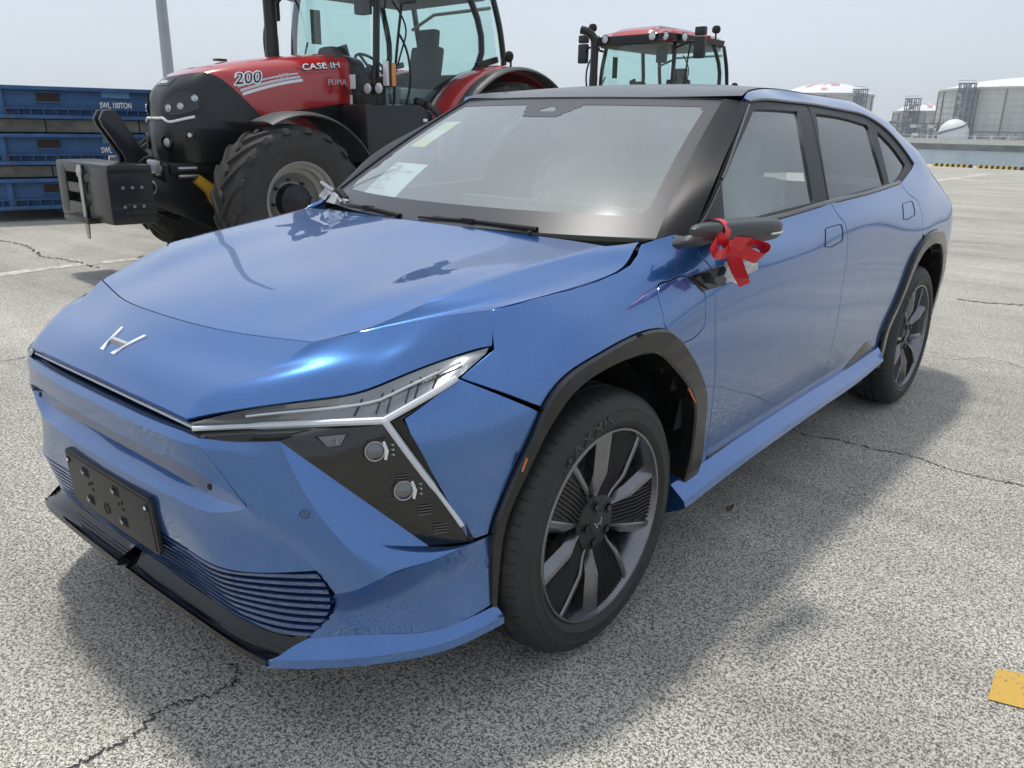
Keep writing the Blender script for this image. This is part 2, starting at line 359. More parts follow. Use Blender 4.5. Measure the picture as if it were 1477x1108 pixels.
def panel(name, outline, m, parent, off=0., thick=.014, gap=.0034, step=.03, holes=(), both=True, roll=.0025, surf=None):
    """a body panel: an outline in (y, z) laid on the side surface, with returned edges"""
    f = surf or F
    ol = _inset(outline, gap); ol = _resample(ol, step*.8); hs = [_resample(_inset(h, -gap), step*.8) for h in holes]
    pts = list(ol); edges = [(i, (i+1) % len(ol)) for i in range(len(ol))]; loops = [list(range(len(ol)))]
    for h in hs: b = len(pts); pts += h; edges += [(b+i, b+(i+1) % len(h)) for i in range(len(h))]; loops.append(list(range(b, b+len(h))))
    ys = [p[0] for p in ol]; zs = [p[1] for p in ol]; bd = np.array(pts)
    for y in np.arange(min(ys)+step/2, max(ys), step):
        for z in np.arange(min(zs)+step/2, max(zs), step):
            if _inside((y, z), ol) and not any(_inside((y, z), h) for h in hs) and ((bd-(y, z))**2).sum(1).min() > (.45*step)**2: pts.append((y, z))
    vo, eo, fo, ov, oe, of = delaunay_2d_cdt([Vector(p) for p in pts], edges, [], 0, 1e-6)
    tri = []
    for t in fo:
        c = (sum(vo[i].x for i in t)/3, sum(vo[i].y for i in t)/3)
        if _inside(c, ol) and not any(_inside(c, h) for h in hs): tri.append(t)
    nv = len(vo); P = []; Nn = []
    def nrm(y, z):
        if surf is None: return Fn(y, z)
        e = .004; q_ = np.array([1, -(f(y+e, z)-f(y-e, z))/(2*e), -(f(y, z+e)-f(y, z-e))/(2*e)]); return q_/np.linalg.norm(q_)
    for v in vo:
        n_ = nrm(v.x, v.y); P.append(np.array([f(v.x, v.y), v.x, v.y])+n_*off); Nn.append(n_)
    faces = []
    for t in tri:
        a, b, c = (P[i] for i in t); g = np.cross(b-a, c-a); faces.append(tuple(t) if g @ Nn[t[0]] > 0 else tuple(reversed(t)))
    # returned edge
    back = {}
    for i in range(len(ov)):
        for o_ in ov[i]: back[o_] = i
    for li, lp in enumerate(loops):
        idx = [back[i] for i in lp]; n = len(idx); b = len(P)
        c2 = [np.array((vo[i].x, vo[i].y)) for i in idx]
        for k in range(n):
            i = idx[k]; t2 = c2[(k+1) % n]-c2[k-1]; t3 = np.array([0, t2[0], t2[1]]); t3 = t3/max(np.linalg.norm(t3), 1e-9)
            o_ = np.cross(t3, Nn[i]); mid = np.array([P[i][1]+o_[1]*.01, P[i][2]+o_[2]*.01])
            inside = _inside(tuple(mid), [tuple(x) for x in c2])
            if (inside and li == 0) or (not inside and li > 0): o_ = -o_
            P.append(P[i]+o_*roll*.7-Nn[i]*roll*.35); Nn.append((Nn[i]+o_)/np.linalg.norm(Nn[i]+o_))
            P.append(P[i]+o_*roll-Nn[i]*roll*1.3); Nn.append(o_)
            P.append(P[i]+o_*roll-Nn[i]*thick); Nn.append(o_)
        for k in range(n):
            k2 = (k+1) % n
            for ring in range(3):
                A = idx[k] if ring == 0 else b+3*k+ring-1; B = idx[k2] if ring == 0 else b+3*k2+ring-1
                fc = (A, B, b+3*k2+ring, b+3*k+ring)
                g = np.cross(P[fc[1]]-P[fc[0]], P[fc[2]]-P[fc[0]])
                faces.append(fc if g @ (Nn[fc[2]]+Nn[fc[3]]) > 0 else fc[::-1])
    me = bpy.data.meshes.new(name); me.from_pydata([tuple(p) for p in P], [], faces)
    for p in me.polygons: p.use_smooth = True
    me.normals_split_custom_set_from_vertices([tuple(n_) for n_ in Nn])
    me.materials.append(M[m]); o = link(name, me, parent)
    if both:
        o2 = link(name, me, parent); o2.scale.x = -1
        return o, o2
    return o
# ================================================================== THE SETTING
def node_mat(name):
    m = bpy.data.materials.new(name); m.use_nodes = True; return m, m.node_tree.nodes, m.node_tree.links, m.node_tree.nodes['Principled BSDF']
def ground_material():
    m, n, l, b = node_mat('worn_asphalt')
    tcn = n.new('ShaderNodeTexCoord'); geo = tcn.outputs['Object']
    def noise(scale, det=2, rough=.5, dist=0, vec=geo):
        t = n.new('ShaderNodeTexNoise'); t.inputs['Scale'].default_value = scale; t.inputs['Detail'].default_value = det
        t.inputs['Roughness'].default_value = rough; t.inputs['Distortion'].default_value = dist; l.new(vec, t.inputs['Vector']); return t.outputs['Fac']
    def rng(x, a, b_, c=0, d=1):
        r = n.new('ShaderNodeMapRange'); r.inputs['From Min'].default_value = a; r.inputs['From Max'].default_value = b_
        r.inputs['To Min'].default_value = c; r.inputs['To Max'].default_value = d; l.new(x, r.inputs['Value']); return r.outputs[0]
    def mix(f, a, b_):
        x = n.new('ShaderNodeMix'); x.data_type = 'RGBA'
        for s, v in ((0, f), (6, a), (7, b_)):
            if hasattr(v, 'links'): l.new(v, x.inputs[s])
            else: x.inputs[s].default_value = v
        return x.outputs[2]
    grain = noise(140, 2.0, .55, 1.2); g = rng(grain, .455, .525)
    speck = noise(260, 2, .6); tone = noise(60, 3, .6)
    stone = mix(rng(speck, .35, .65), (.50, .475, .41, 1), (.72, .685, .60, 1))
    tar = mix(rng(tone, .35, .65), (.085, .082, .076, 1), (.155, .148, .135, 1))
    near = mix(g, tar, stone)
    # broad stains and worn lanes: tone only, keeps its place under any light
    big = noise(.55, 5, .6, .6); mid = noise(2.3, 5, .6)
    st = n.new('ShaderNodeMapping'); st.inputs['Scale'].default_value = (.10, 1.1, 1); st.inputs['Rotation'].default_value = (0, 0, .12); l.new(geo, st.inputs[0])
    streak = noise(1.4, 6, .65, .3, st.outputs[0])
    k = n.new('ShaderNodeMath'); k.operation = 'MULTIPLY'; l.new(rng(big, .32, .68, .84, 1.12), k.inputs[0]); l.new(rng(mid, .3, .7, .95, 1.05), k.inputs[1])
    k2 = n.new('ShaderNodeMath'); k2.operation = 'MULTIPLY'; l.new(k.outputs[0], k2.inputs[0]); l.new(rng(streak, .32, .68, .80, 1.16), k2.inputs[1])
    sc = n.new('ShaderNodeVectorMath'); sc.operation = 'SCALE'; l.new(near, sc.inputs[0]); l.new(k2.outputs[0], sc.inputs['Scale'])
    # small rusty spots
    rv = n.new('ShaderNodeTexVoronoi'); rv.inputs['Scale'].default_value = .9; l.new(geo, rv.inputs['Vector'])
    ru = n.new('ShaderNodeMath'); ru.operation = 'MULTIPLY'; l.new(rng(rv.outputs['Distance'], .035, .015), ru.inputs[0]); l.new(rng(noise(30), .5, .6), ru.inputs[1])
    out = mix(ru.outputs[0], sc.outputs[0], (.34, .17, .06, 1))
    l.new(out, b.inputs['Base Color']); b.inputs['Roughness'].default_value = .82
    l.new(rng(g, 0, 1, .62, .9), b.inputs['Roughness'])
    bp = n.new('ShaderNodeBump'); bp.inputs['Strength'].default_value = .55; bp.inputs['Distance'].default_value = .003
    l.new(g, bp.inputs['Height']); l.new(bp.outputs[0], b.inputs['Normal']); return m
M['ground'] = ground_material()
def conc(name, c1, c2, sc=3, rough=.85, streak=None, rust=0):
    m, n, l, b = node_mat(name); tcn = n.new('ShaderNodeTexCoord'); v = tcn.outputs['Object']
    if streak: mp_ = n.new('ShaderNodeMapping'); mp_.inputs['Scale'].default_value = streak; l.new(v, mp_.inputs[0]); v = mp_.outputs[0]
    t = n.new('ShaderNodeTexNoise'); t.inputs['Scale'].default_value = sc; t.inputs['Detail'].default_value = 8; t.inputs['Roughness'].default_value = .62; l.new(v, t.inputs['Vector'])
    r = n.new('ShaderNodeValToRGB'); r.color_ramp.elements[0].position = .35; r.color_ramp.elements[1].position = .66
    r.color_ramp.elements[0].color = (*c1, 1); r.color_ramp.elements[1].color = (*c2, 1); l.new(t.outputs['Fac'], r.inputs[0]); src = r.outputs[0]
    if rust:
        t2 = n.new('ShaderNodeTexNoise'); t2.inputs['Scale'].default_value = 5; t2.inputs['Detail'].default_value = 9; t2.inputs['Roughness'].default_value = .7; l.new(tcn.outputs['Object'], t2.inputs['Vector'])
        r2 = n.new('ShaderNodeMapRange'); r2.inputs['From Min'].default_value = .60; r2.inputs['From Max'].default_value = .66; r2.inputs['To Max'].default_value = rust; l.new(t2.outputs['Fac'], r2.inputs['Value'])
        x = n.new('ShaderNodeMix'); x.data_type = 'RGBA'; x.inputs[7].default_value = (.13, .06, .03, 1); l.new(r2.outputs[0], x.inputs[0]); l.new(src, x.inputs[6]); src = x.outputs[2]
    l.new(src, b.inputs['Base Color']); b.inputs['Roughness'].default_value = rough; return m
M['quay'] = conc('quay_concrete', (.36, .34, .28), (.52, .50, .42), 2)
M['slab'] = conc('slab_concrete', (.15, .145, .13), (.27, .26, .23), 4)
M['farwall'] = conc('far_quay_concrete', (.16, .16, .15), (.30, .29, .26), .3)
M['tank'] = conc('tank_concrete', (.52, .515, .48), (.66, .65, .60), .16, streak=(3, 3, .35))
M['tank_white'] = conc('tank_dome_white', (.72, .73, .73), (.82, .82, .82), .1, .5)
M['pink'] = mat('pink_paint', (.62, .33, .42), .7)
M['rail'] = mat('white_rail', (.78, .78, .76), .5)
M['pipes'] = mat('blue_grey_steel', (.14, .18, .22), .6)
M['yel'] = mat('worn_yellow', (.60, .42, .12), .7, noise=(3, .2))
M['blk'] = mat('worn_black', (.03, .03, .03), .7)
M['platblue'] = conc('platform_blue', (.014, .066, .185), (.032, .115, .27), 3, .6, streak=(1, 1, .4), rust=.9)
M['platpatch'] = conc('platform_patch', (.06, .17, .33), (.10, .25, .42), 5, .55)
M['platdark'] = mat('socket_dark', (.03, .022, .018), .9)
M['deck'] = conc('deck_grey', (.13, .13, .12), (.24, .23, .21), 5, .85, streak=(1, .3, 1))
M['galv'] = mat('galvanised', (.42, .43, .43), .5, .3, noise=(2, .1))
def worn_paint():
    m, n, l, b = node_mat('worn_orange_paint'); tcn = n.new('ShaderNodeTexCoord')
    t = n.new('ShaderNodeTexNoise'); t.inputs['Scale'].default_value = 70; t.inputs['Detail'].default_value = 4; l.new(tcn.outputs['Object'], t.inputs['Vector'])
    r = n.new('ShaderNodeMapRange'); r.inputs['From Min'].default_value = .60; r.inputs['From Max'].default_value = .66; l.new(t.outputs['Fac'], r.inputs['Value'])
    x = n.new('ShaderNodeMix'); x.data_type = 'RGBA'; x.inputs[6].default_value = (.56, .35, .07, 1); x.inputs[7].default_value = (.2, .18, .14, 1); l.new(r.outputs[0], x.inputs[0])
    l.new(x.outputs[2], b.inputs['Base Color']); b.inputs['Roughness'].default_value = .8; return m
M['roadpaint'] = worn_paint()
def fade_paint():
    m, n, l, b = node_mat('faded_pale_line'); tcn = n.new('ShaderNodeTexCoord')
    t = n.new('ShaderNodeTexNoise'); t.inputs['Scale'].default_value = 9; t.inputs['Detail'].default_value = 8; t.inputs['Roughness'].default_value = .7; l.new(tcn.outputs['Object'], t.inputs['Vector'])
    r = n.new('ShaderNodeMapRange'); r.inputs['From Min'].default_value = .42; r.inputs['From Max'].default_value = .58; l.new(t.outputs['Fac'], r.inputs['Value'])
    x = n.new('ShaderNodeMix'); x.data_type = 'RGBA'; x.inputs[6].default_value = (.62, .60, .54, 1); x.inputs[7].default_value = (.33, .32, .29, 1); l.new(r.outputs[0], x.inputs[0])
    l.new(x.outputs[2], b.inputs['Base Color']); b.inputs['Roughness'].default_value = .85; return m
M['faded'] = fade_paint()
def water_mat():
    m, n, l, b = node_mat('harbour_water'); b.inputs['Base Color'].default_value = (.10, .17, .20, 1); b.inputs['Roughness'].default_value = .12
    tcn = n.new('ShaderNodeTexCoord'); t = n.new('ShaderNodeTexNoise'); t.inputs['Scale'].default_value = .8; t.inputs['Detail'].default_value = 6; t.inputs['Roughness'].default_value = .6
    mp_ = n.new('ShaderNodeMapping'); mp_.inputs['Scale'].default_value = (.5, 1.2, 1); l.new(tcn.outputs['Object'], mp_.inputs[0]); l.new(mp_.outputs[0], t.inputs['Vector'])
    bp = n.new('ShaderNodeBump'); bp.inputs['Strength'].default_value = 1; bp.inputs['Distance'].default_value = .35; l.new(t.outputs['Fac'], bp.inputs['Height']); l.new(bp.outputs[0], b.inputs['Normal']); return m
M['water'] = water_mat()
def flat(name, pts, m, z0=-.0, z1=None, parent=None, kind='structure'):
    mb = MB()
    if z1 is None: mb.add([(x, y, z0) for x, y in pts], [tuple(range(len(pts)))], m)
    else: mb.prism(pts, (0, 0, z0), (1, 0, 0), (0, 1, 0), z1-z0, m)
    o = mb.build(name, parent); 
    if kind and parent is None: o['kind'] = kind
    return o
EDGE = 40.5                                     # the quay edge runs roughly along x, a little askew
def ey(x): return EDGE-.14*(x+7)
ground = flat('ground', [(-260, -140), (260, -140), (260, ey(260)-3.2), (-260, ey(-260)-3.2)], 'ground', 0)
flat('quay_edge', [(-260, ey(-260)-3.2), (260, ey(260)-3.2), (260, ey(260)), (-260, ey(-260))], 'quay', -4, .004)
flat('water', [(-6000, -900), (6000, -900), (6000, 9000), (-6000, 9000)], 'water', -2.6)
# worn markings and cracks lie on the ground
flat('painted_marking', [(1.853,0.653,0.000)[:2], (2.044,0.736,0.000)[:2], (2.066,0.547,0.000)[:2], (1.862,0.491,0.000)[:2]], 'roadpaint', .004, parent=ground)
def ribbon(name, pts, w_, m, z, jit=0, seed=1):
    rnd = random.Random(seed); P = cr([(p[0], p[1], 0) for p in pts], max(24, 14*len(pts))); mb = MB(); vs = []; fs = []
    for i in range(len(P)):
        d = P[min(i+1, len(P)-1)]-P[max(i-1, 0)]; d = d/np.linalg.norm(d); s = np.array([-d[1], d[0], 0]); c = P[i]+s*rnd.uniform(-jit, jit)
        ww = w_*rnd.uniform(.35, 1.3) if jit else w_
        vs += [tuple(c+s*ww/2+(0, 0, z)), tuple(c-s*ww/2+(0, 0, z))]
        if i: fs.append((2*i-2, 2*i-1, 2*i+1, 2*i))
    mb.add(vs, fs, m); return mb.build(name, ground)
M['crackm'] = mat('crack_dark', (.035, .033, .03), .95)
ribbon('crack', [(0.593,2.178,0.000), (0.741,2.077,0.000), (0.896,2.121,0.000), (1.057,2.126,-0.000), (1.235,2.154,-0.000), (1.393,2.107,-0.000), (1.530,2.112,0.000), (1.677,2.132,0.000), (1.983,2.078,0.000)], .009, 'crackm', .004, .012, 3)
ribbon('crack', [(0.240,-0.766,0.000), (0.301,-0.771,0.000), (0.315,-0.871,0.000), (0.277,-0.964,-0.000), (0.309,-1.061,0.000), (0.311,-1.136,0.000), (0.298,-1.225,0.000)], .007, 'crackm', .004, .010, 5)
ribbon('crack', [(-8.961,1.746,0.000), (-8.445,1.792,0.000), (-7.850,1.722,0.000), (-7.329,1.633,0.000), (-6.933,1.720,0.000), (-6.286,1.721,-0.000)], .02, 'crackm', .004, .03, 6)
ribbon('crack', [(-3.167,-0.606,0.000), (-3.402,-0.116,0.000), (-3.394,-0.002,0.000), (-3.387,0.116,0.000)], .01, 'crackm', .004, .012, 8)
ribbon('crack', [(0.741,4.155,0.000), (0.953,4.170,0.000), (1.083,4.343,0.000), (1.327,4.262,0.000)], .012, 'faded', .004, .01, 9)
ribbon('crack', [(0.449,6.387,0.000), (0.671,6.399,0.000), (0.950,6.557,0.000)], .03, 'crackm', .004, .03, 10)
ribbon('faded_line', [(-6.324,-0.172,-0.000), (-6.515,0.927,0.000), (-6.599,1.452,0.000), (-6.582,2.027,0.000), (-6.513,2.717,0.000)], .17, 'faded', .003, 0)
ribbon('faded_line', [(-4.699,25.695,0.000), (-4.613,28.688,0.000), (-4.540,32.962,0.000)], .35, 'faded', .003, 0)
ribbon('faded_line', [(-5.759,30.302,0.000), (-4.404,29.637,-0.000), (-2.825,29.536,0.000)], .12, 'faded', .003, 0)
ribbon('faded_line', [(-0.605,10.362,0.000), (-0.347,10.644,0.000), (0.237,10.901,0.000)], .06, 'faded', .003, 0)
# striped wheel stops along the quay
def wheel_stop(x0, x1, n, label):
    t = empty('wheel_stop', (x0, ey(x0)-2.3, .004), label, 'kerb', group='striped kerb blocks along the quay'); L_ = (x1-x0)/(2*n); t.rotation_euler.z = -.14
    for i in range(2*n):
        w_ = .10 if i % 2 == 0 else .096
        mb = MB(); a = i*L_; b = a+L_
        mb.add([(a, -w_, 0), (b, -w_, 0), (b, w_, 0), (a, w_, 0), (a, -w_*.7, .13), (b, -w_*.7, .13), (b, w_*.7, .13), (a, w_*.7, .13)],
               [(3, 2, 1, 0), (4, 5, 6, 7), (0, 1, 5, 4), (2, 3, 7, 6), (1, 2, 6, 5), (3, 0, 4, 7)], 'yel' if i % 2 == 0 else 'blk')
        o = mb.build('stripe_block', t)
    return t
wheel_stop(-7.75, -6.15, 7, 'yellow and black striped kerb block on the quay edge, left one nearer the blue car')
wheel_stop(-5.95, -4.2, 8, 'yellow and black striped kerb block on the quay edge, right one towards the photo border')
wheel_stop(-4.0, -2.3, 8, 'yellow and black striped kerb block on the quay edge outside the right border')
# ---- far shore
flat('far_quay', [(-400, 262), (160, 196), (400, 700), (-500, 700)], 'farwall', -4, -1.25)
def far_rail():
    t = empty('white_fence', (-60, 222, -1.25), 'white post fence along the top of the far quay', 'fence', local=False)
    for i in range(36):
        x = -95+i*3.6; y = 262-(x+400)*66/560+1.5; mb = MB(); mb.box((x, y, -.2), (.42, .42, 2.1), 'rail'); o = mb.build('post', t)
    mb = MB(); xa, xb = -95, 31; ya, yb = [262-(x+400)*66/560+1.5 for x in (xa, xb)]
    for z in (-.9, -.1, .6): mb.tube([(xa, ya, z), (xb, yb, z)], .06, 'rail', 6)
    mb.build('rail', t)
far_rail()
def tank(name, c, R, zw, zd, label, scaff, seams=0, pink=None, parts=True):
    t = empty(name, (c[0], c[1], -1.25), label, 'storage tank', group='domed storage tanks across the water', local=False)
    cc = Vector((c[0], c[1], 0)); mb = MB(); mb.lathe([(-1.25, R), (zw, R), (zw, R+.5), (zw+.8, R+.5), (zw+.8, R-.5)], cc, (0, 0, 1), 'tank', 96)
    if seams:
        for i in range(seams):
            a = 2*PI*i/seams; mb.box(cc+Vector((math.cos(a)*R, math.sin(a)*R, zw/2)), (1.0, .35, zw), 'slab', Matrix.Rotation(a, 3, 'Z'))
        for z in np.arange(2, zw-1, 2.4): mb.lathe([(z, R+.02), (z, R+.14), (z+.12, R+.14), (z+.12, R+.02)], cc, (0, 0, 1), 'tank', 96)
    mb.build('wall', t)
    h = zd-zw-.8; rs = (R*R+h*h)/(2*h); prof = [(zw+.8+math.sqrt(max(rs*rs-r*r, 0))-(rs-h), r) for r in np.linspace(R-.4, .01, 16)]
    d = MB(); d.lathe(prof, cc, (0, 0, 1), 'tank_white', 96); dome = d.build('dome', t)
    if pink:
        p = MB(); rnd = random.Random(pink)
        vx = Vector((-.42, -.9, 0)).normalized()
        for k in range(16):
            a = math.atan2(cam_o.location.y-c[1], cam_o.location.x-c[0])+rnd.uniform(-.9, .7); r0 = R*rnd.uniform(.30, .85); sz = R*rnd.uniform(.025, .055)
            cp = cc+Vector((math.cos(a)*r0, math.sin(a)*r0, 0))
            for j in range(5):                          # blossom of five petals
                b_ = 2*PI*j/5; q0 = cp+Vector((math.cos(b_), math.sin(b_), 0))*sz; ring = []
                for i in range(8):
                    g_ = 2*PI*i/8; q_ = q0+Vector((math.cos(g_), math.sin(g_), 0))*sz*.75; rr = (q_-cc).length
                    ring.append(Vector((q_.x, q_.y, zw+.8+math.sqrt(rs*rs-rr*rr)-(rs-h)+.15)))
                p.add(ring, [tuple(range(8))], 'pink')
        p.build('painted_blossom', dome)
    if scaff: 
        (sx, sy, sz0, sw, sh) = scaff; mb = MB(); rnd = random.Random(5)
        for i in range(4):
            for j in range(3): mb.box((sx+i*sw/3, sy+j*sw/3, sz0+sh/2), (.35, .35, sh), 'pipes')
        k = max(2, int(sh/2.6))
        for q_ in range(k+1):
            z = sz0+sh*q_/k
            mb.box((sx+sw/2, sy+sw/3, z), (sw+1, sw*.66+1, .28), 'pipes')
            mb.box((sx+sw/2, sy-.3, z+1.1), (sw+1, .15, .15), 'pipes')
            if q_ < k:
                mb.tube([(sx, sy-.2, z), (sx+sw, sy-.2, z+sh/k)], .16, 'pipes', 5); mb.box((sx+rnd.uniform(.2, .8)*sw, sy+1, z+1), (sw*.3, 1.5, 1.8), 'galv')
        mb.build('scaffold_tower', t)
    return t

tank('storage_tank', (-63.983,418.128,2.234), 38, 18.0, 24.0, 'large pale concrete tank with white dome at the right border', None, 22)
tank('storage_tank', (-118.848,462.815,1.418), 15.3, 10.2, 15.0, 'small pale concrete tank with white dome beside a scaffold tower, middle of the three', None, 14, pink=4)
tank('storage_tank', (-154.648,420.127,0.536), 21.5, 17.0, 23.4, 'tank whose pink blossomed dome shows just above the blue car roof', None, 10, pink=9)
def scaffold(px, w_, z0, h, label):
    t = empty('scaffold_tower', (px[0], px[1], z0), label, 'scaffold', group='steel towers beside the tanks'); rnd = random.Random(int(h*10)); k = max(2, int(h/2.8))
    mb = MB()
    for i in range(4):
        for j in range(2): mb.box((i*w_/3-w_/2, j*w_/2, h/2), (.4, .4, h), 'pipes')
    mb.build('upright', t)
    for q_ in range(1, k+1):
        z = h*q_/k; mb = MB(); mb.box((0, w_/4, z), (w_+1, w_/2+1, .3), 'pipes'); mb.box((0, -.3, z+1.1), (w_+1, .15, .15), 'pipes'); mb.build('platform', t)
        mb = MB(); s_ = 1 if q_ % 2 else -1
        mb.tube([(-s_*w_/2, -.3, z-h/k), (s_*w_/2, -.3, z)], .2, 'pipes', 5); mb.box((rnd.uniform(-.4, .4)*w_, .5, z-1), (w_*.3, 1.5, 1.6), 'galv'); mb.build('stair', t)
scaffold((-84.037,380.720,1.675), 5.5, -1.25, 21.5, 'tall blue grey steel stair tower against the large tank')
scaffold((-121.158,443.558,1.281), 6.0, -1.25, 18.0, 'steel equipment tower rising behind the small middle tank')
scaffold((-135.031,407.964,0.846), 5.5, -1.25, 21.0, 'steel tower top beside the blossomed tank')
def gantry(c, w_, h, label):
    t = empty('pipe_gantry', (c[0], c[1], -1.25), label, 'pipework'); rnd = random.Random(3)
    for z in (1.2, 2.9, 4.6, 6.0):
        if z < h: mb = MB(); mb.box((0, 0, z), (w_, 3, .45), 'pipes'); mb.build('pipe', t)
    for i in range(16):
        mb = MB(); hh = rnd.uniform(.5, 1)*h; mb.box((-w_/2+w_*i/15, -1.6, hh/2), (.5, .5, hh), 'pipes')
        if rnd.random() < .6: mb.box((-w_/2+w_*i/15, -2, rnd.uniform(1, h-1)), (2.4, 1.6, 1.3), random.choice(['galv', 'pipes', 'rail']))
        mb.build('post', t)
gantry((-102.261,389.626,-0.627), 34, 7.2, 'low blue grey pipework gantry before the small middle tank')
gantry((-68.145,373.785,0.126), 60, 3.2, 'low pipework running before the large tank')
def white_dome(c, R, zt):
    t = empty('domed_building', (c[0], c[1], -1.25), 'small white domed building with a spiral stair beside the large tank', 'building')
    mb = MB(); h = zt+1.25-R; mb.lathe([(0, R), (h, R)]+[(h+R*math.sin(a), max(R*math.cos(a), .01)) for a in np.linspace(.1, PI/2, 12)], (0, 0, 0), (0, 0, 1), 'tank_white', 40); mb.build('shell', t)
    mb = MB(); P = []
    for i in range(26):
        a = math.radians(215+i*6); k = i/25; z = 2+k*(h+R*.75-2); r = R if z < h else math.sqrt(max(R*R-(z-h)**2, .1)); P.append((math.cos(a)*(r+.3), math.sin(a)*(r+.3), z))
    mb.tube(P, .38, 'pipes', 6); mb.build('stair', t)
white_dome((-83.213,368.601,0.313), 5.5, 6.4)
# low land far round the bay, seen only where the buildings do not hide it
def shore():
    rnd = random.Random(2); mb = MB(); n = 150; R = 2600
    lo = []; hi = []
    for i in range(n+1):
        a = 2*PI*i/n; h = 14+10*math.sin(i*.37)+9*math.sin(i*.91+1)+rnd.uniform(0, 7); lo.append((R*math.cos(a), R*math.sin(a), -4)); hi.append((R*1.02*math.cos(a), R*1.02*math.sin(a), h))
    mb.grid([lo, hi], 'shorem'); o = mb.build('far_shore', None); o['kind'] = 'structure'
M['shorem'] = mat('far_shore', (.30, .36, .40), .9)
shore()
# ---- lamp pole
def pole():
    b_ = (-15.645,7.620,1.151); t = empty('lamp_pole', (b_[0], b_[1], 0), 'tall grey steel pole rising behind the red tractor bonnet', 'pole')
    mb = MB(); mb.tube([(0, 0, 0), (0, 0, 9)], [.125, .085], 'galv', 16); mb.build('shaft', t)
    mb = MB(); mb.lathe([(0, .22), (.03, .22), (.03, .13), (.3, .13)], (0, 0, 0), (0, 0, 1), 'galv', 16); mb.build('base', t)
pole()
# ---- stack of blue steel load platforms
FA = np.array((-11.28, 1.1)); FB = np.array((-10.2, 4.62)); FD = (FB-FA)/np.linalg.norm(FB-FA); ang = math.atan2(FD[1], FD[0])
X0 = .61
def platform(z0, h, dx, words, label, wh=.085, tx=1.21):
    # front face is the local -y side, length along local x; x = 0 at the photo's left border side
    o_ = FA+FD*(1.55-X0); t = empty('steel_platform', (o_[0]+dx*FD[0], o_[1]+dx*FD[1], z0), label, 'load platform', rz=ang, group='stacked blue load platforms'); Ln = 7.8; D = 4.0
    mb = MB(); mb.box((Ln/2, D/2+.05, h/2), (Ln, D, h-.02), 'platblue')
    mb.box((Ln/2, .0, h-.03), (Ln, .10, .05), 'platblue'); mb.box((Ln/2, -.01, .02), (Ln, .14, .05), 'platblue'); mb.box((Ln/2, .02, h*.30), (Ln, .06, .02), 'platblue')
    mb.build('body', t, bevel=.004)
    k = 0
    for i in range(48):
        x = .03+i*.152
        if x > Ln-.1: break
        mb = MB(); mb.box((x, .005, h*.16), (.014, .09, h*.26), 'platblue'); mb.build('gusset', t)
    for x in (.55+X0, 2.42+X0, 4.3+X0, 6.2+X0):
        mb = MB(); mb.box((x+dx*.2, .042, h*.66), (.28, .02, h*.30), 'platdark'); mb.build('socket', t)
        mb = MB(); 
        for a, b_, c, d in ((0, .155, .31, .02), (0, -.155, .31, .02)): mb.box((x+dx*.2, .03, h*.66+b_*h), (c, .03, .018), 'platblue')
        mb.build('socket_frame', t)
    mb = MB(); mb.box((1.43+X0, .03, h*.82), (.37, .03, h*.28), 'platpatch'); mb.build('patch_plate', t)
    mb = MB(); mb.box((.045+X0*.9, .05, h/2), (.07, .12, h-.03), 'platblue'); mb.build('end_post', t)
    if words:
        mb = MB(); text_mb(mb, words, wh*1.35, (tx+X0, .035, h*.36), (1, 0, 0), (0, 0, 1), .004, 'logo', xscale=.62, bold=.002); mb.build('lettering', t)
def slab(z0, h, label):
    o_ = FA+FD*(1.50-X0); t = empty('concrete_slab', (o_[0], o_[1], z0), label, 'slab', rz=ang, group='grey slabs between the blue platforms')
    for i in range(7):
        mb = MB(); mb.box((i*1.22+.6, 2.05, h/2), (1.205, 3.95, h-.01), 'deck'); mb.build('plank', t, bevel=.006)
platform(.17, .42, .0, None, 'blue steel load platform at the bottom of the stack behind the tractor')
slab(.60, .16, 'grey slab layer on the lowest blue load platform')
platform(.78, .42, .0, 'SWL  100TON', 'blue steel load platform lettered SWL 100TON, middle of the stack')
slab(1.21, .18, 'grey slab layer under the topmost blue load platform')
platform(1.40, .43, .06, 'SWL 100TON', 'blue steel load platform lettered SWL 100TON, topmost of the stack')
def blocks():
    o_ = FA-FD*3.0
    for i, x in enumerate((5.4, 8.0, 11.0)):
        mb = MB(); mb.box((0, 0, .085), (.5, .35, .166), 'slab'); o = mb.build('support_block', None, bevel=.01)
        p = o_+FD*x+np.array((-FD[1], FD[0]))*1.2; o.location = (p[0], p[1], 0); o.rotation_euler.z = ang
        tag(o, 'grey concrete block in shade under the %s of the lowest blue platform' % ('left end', 'middle', 'right end')[i], 'block', 'support blocks under the platforms')
blocks()
# ================================================================== THE BLUE CAR (front axle at y = 0, nose towards -y, its left side at +x)
car = empty('parked_car', (0, 1.5, 0), 'glossy blue crossover car with a black roof and a red ribbon on its door mirror', 'car', local=False)
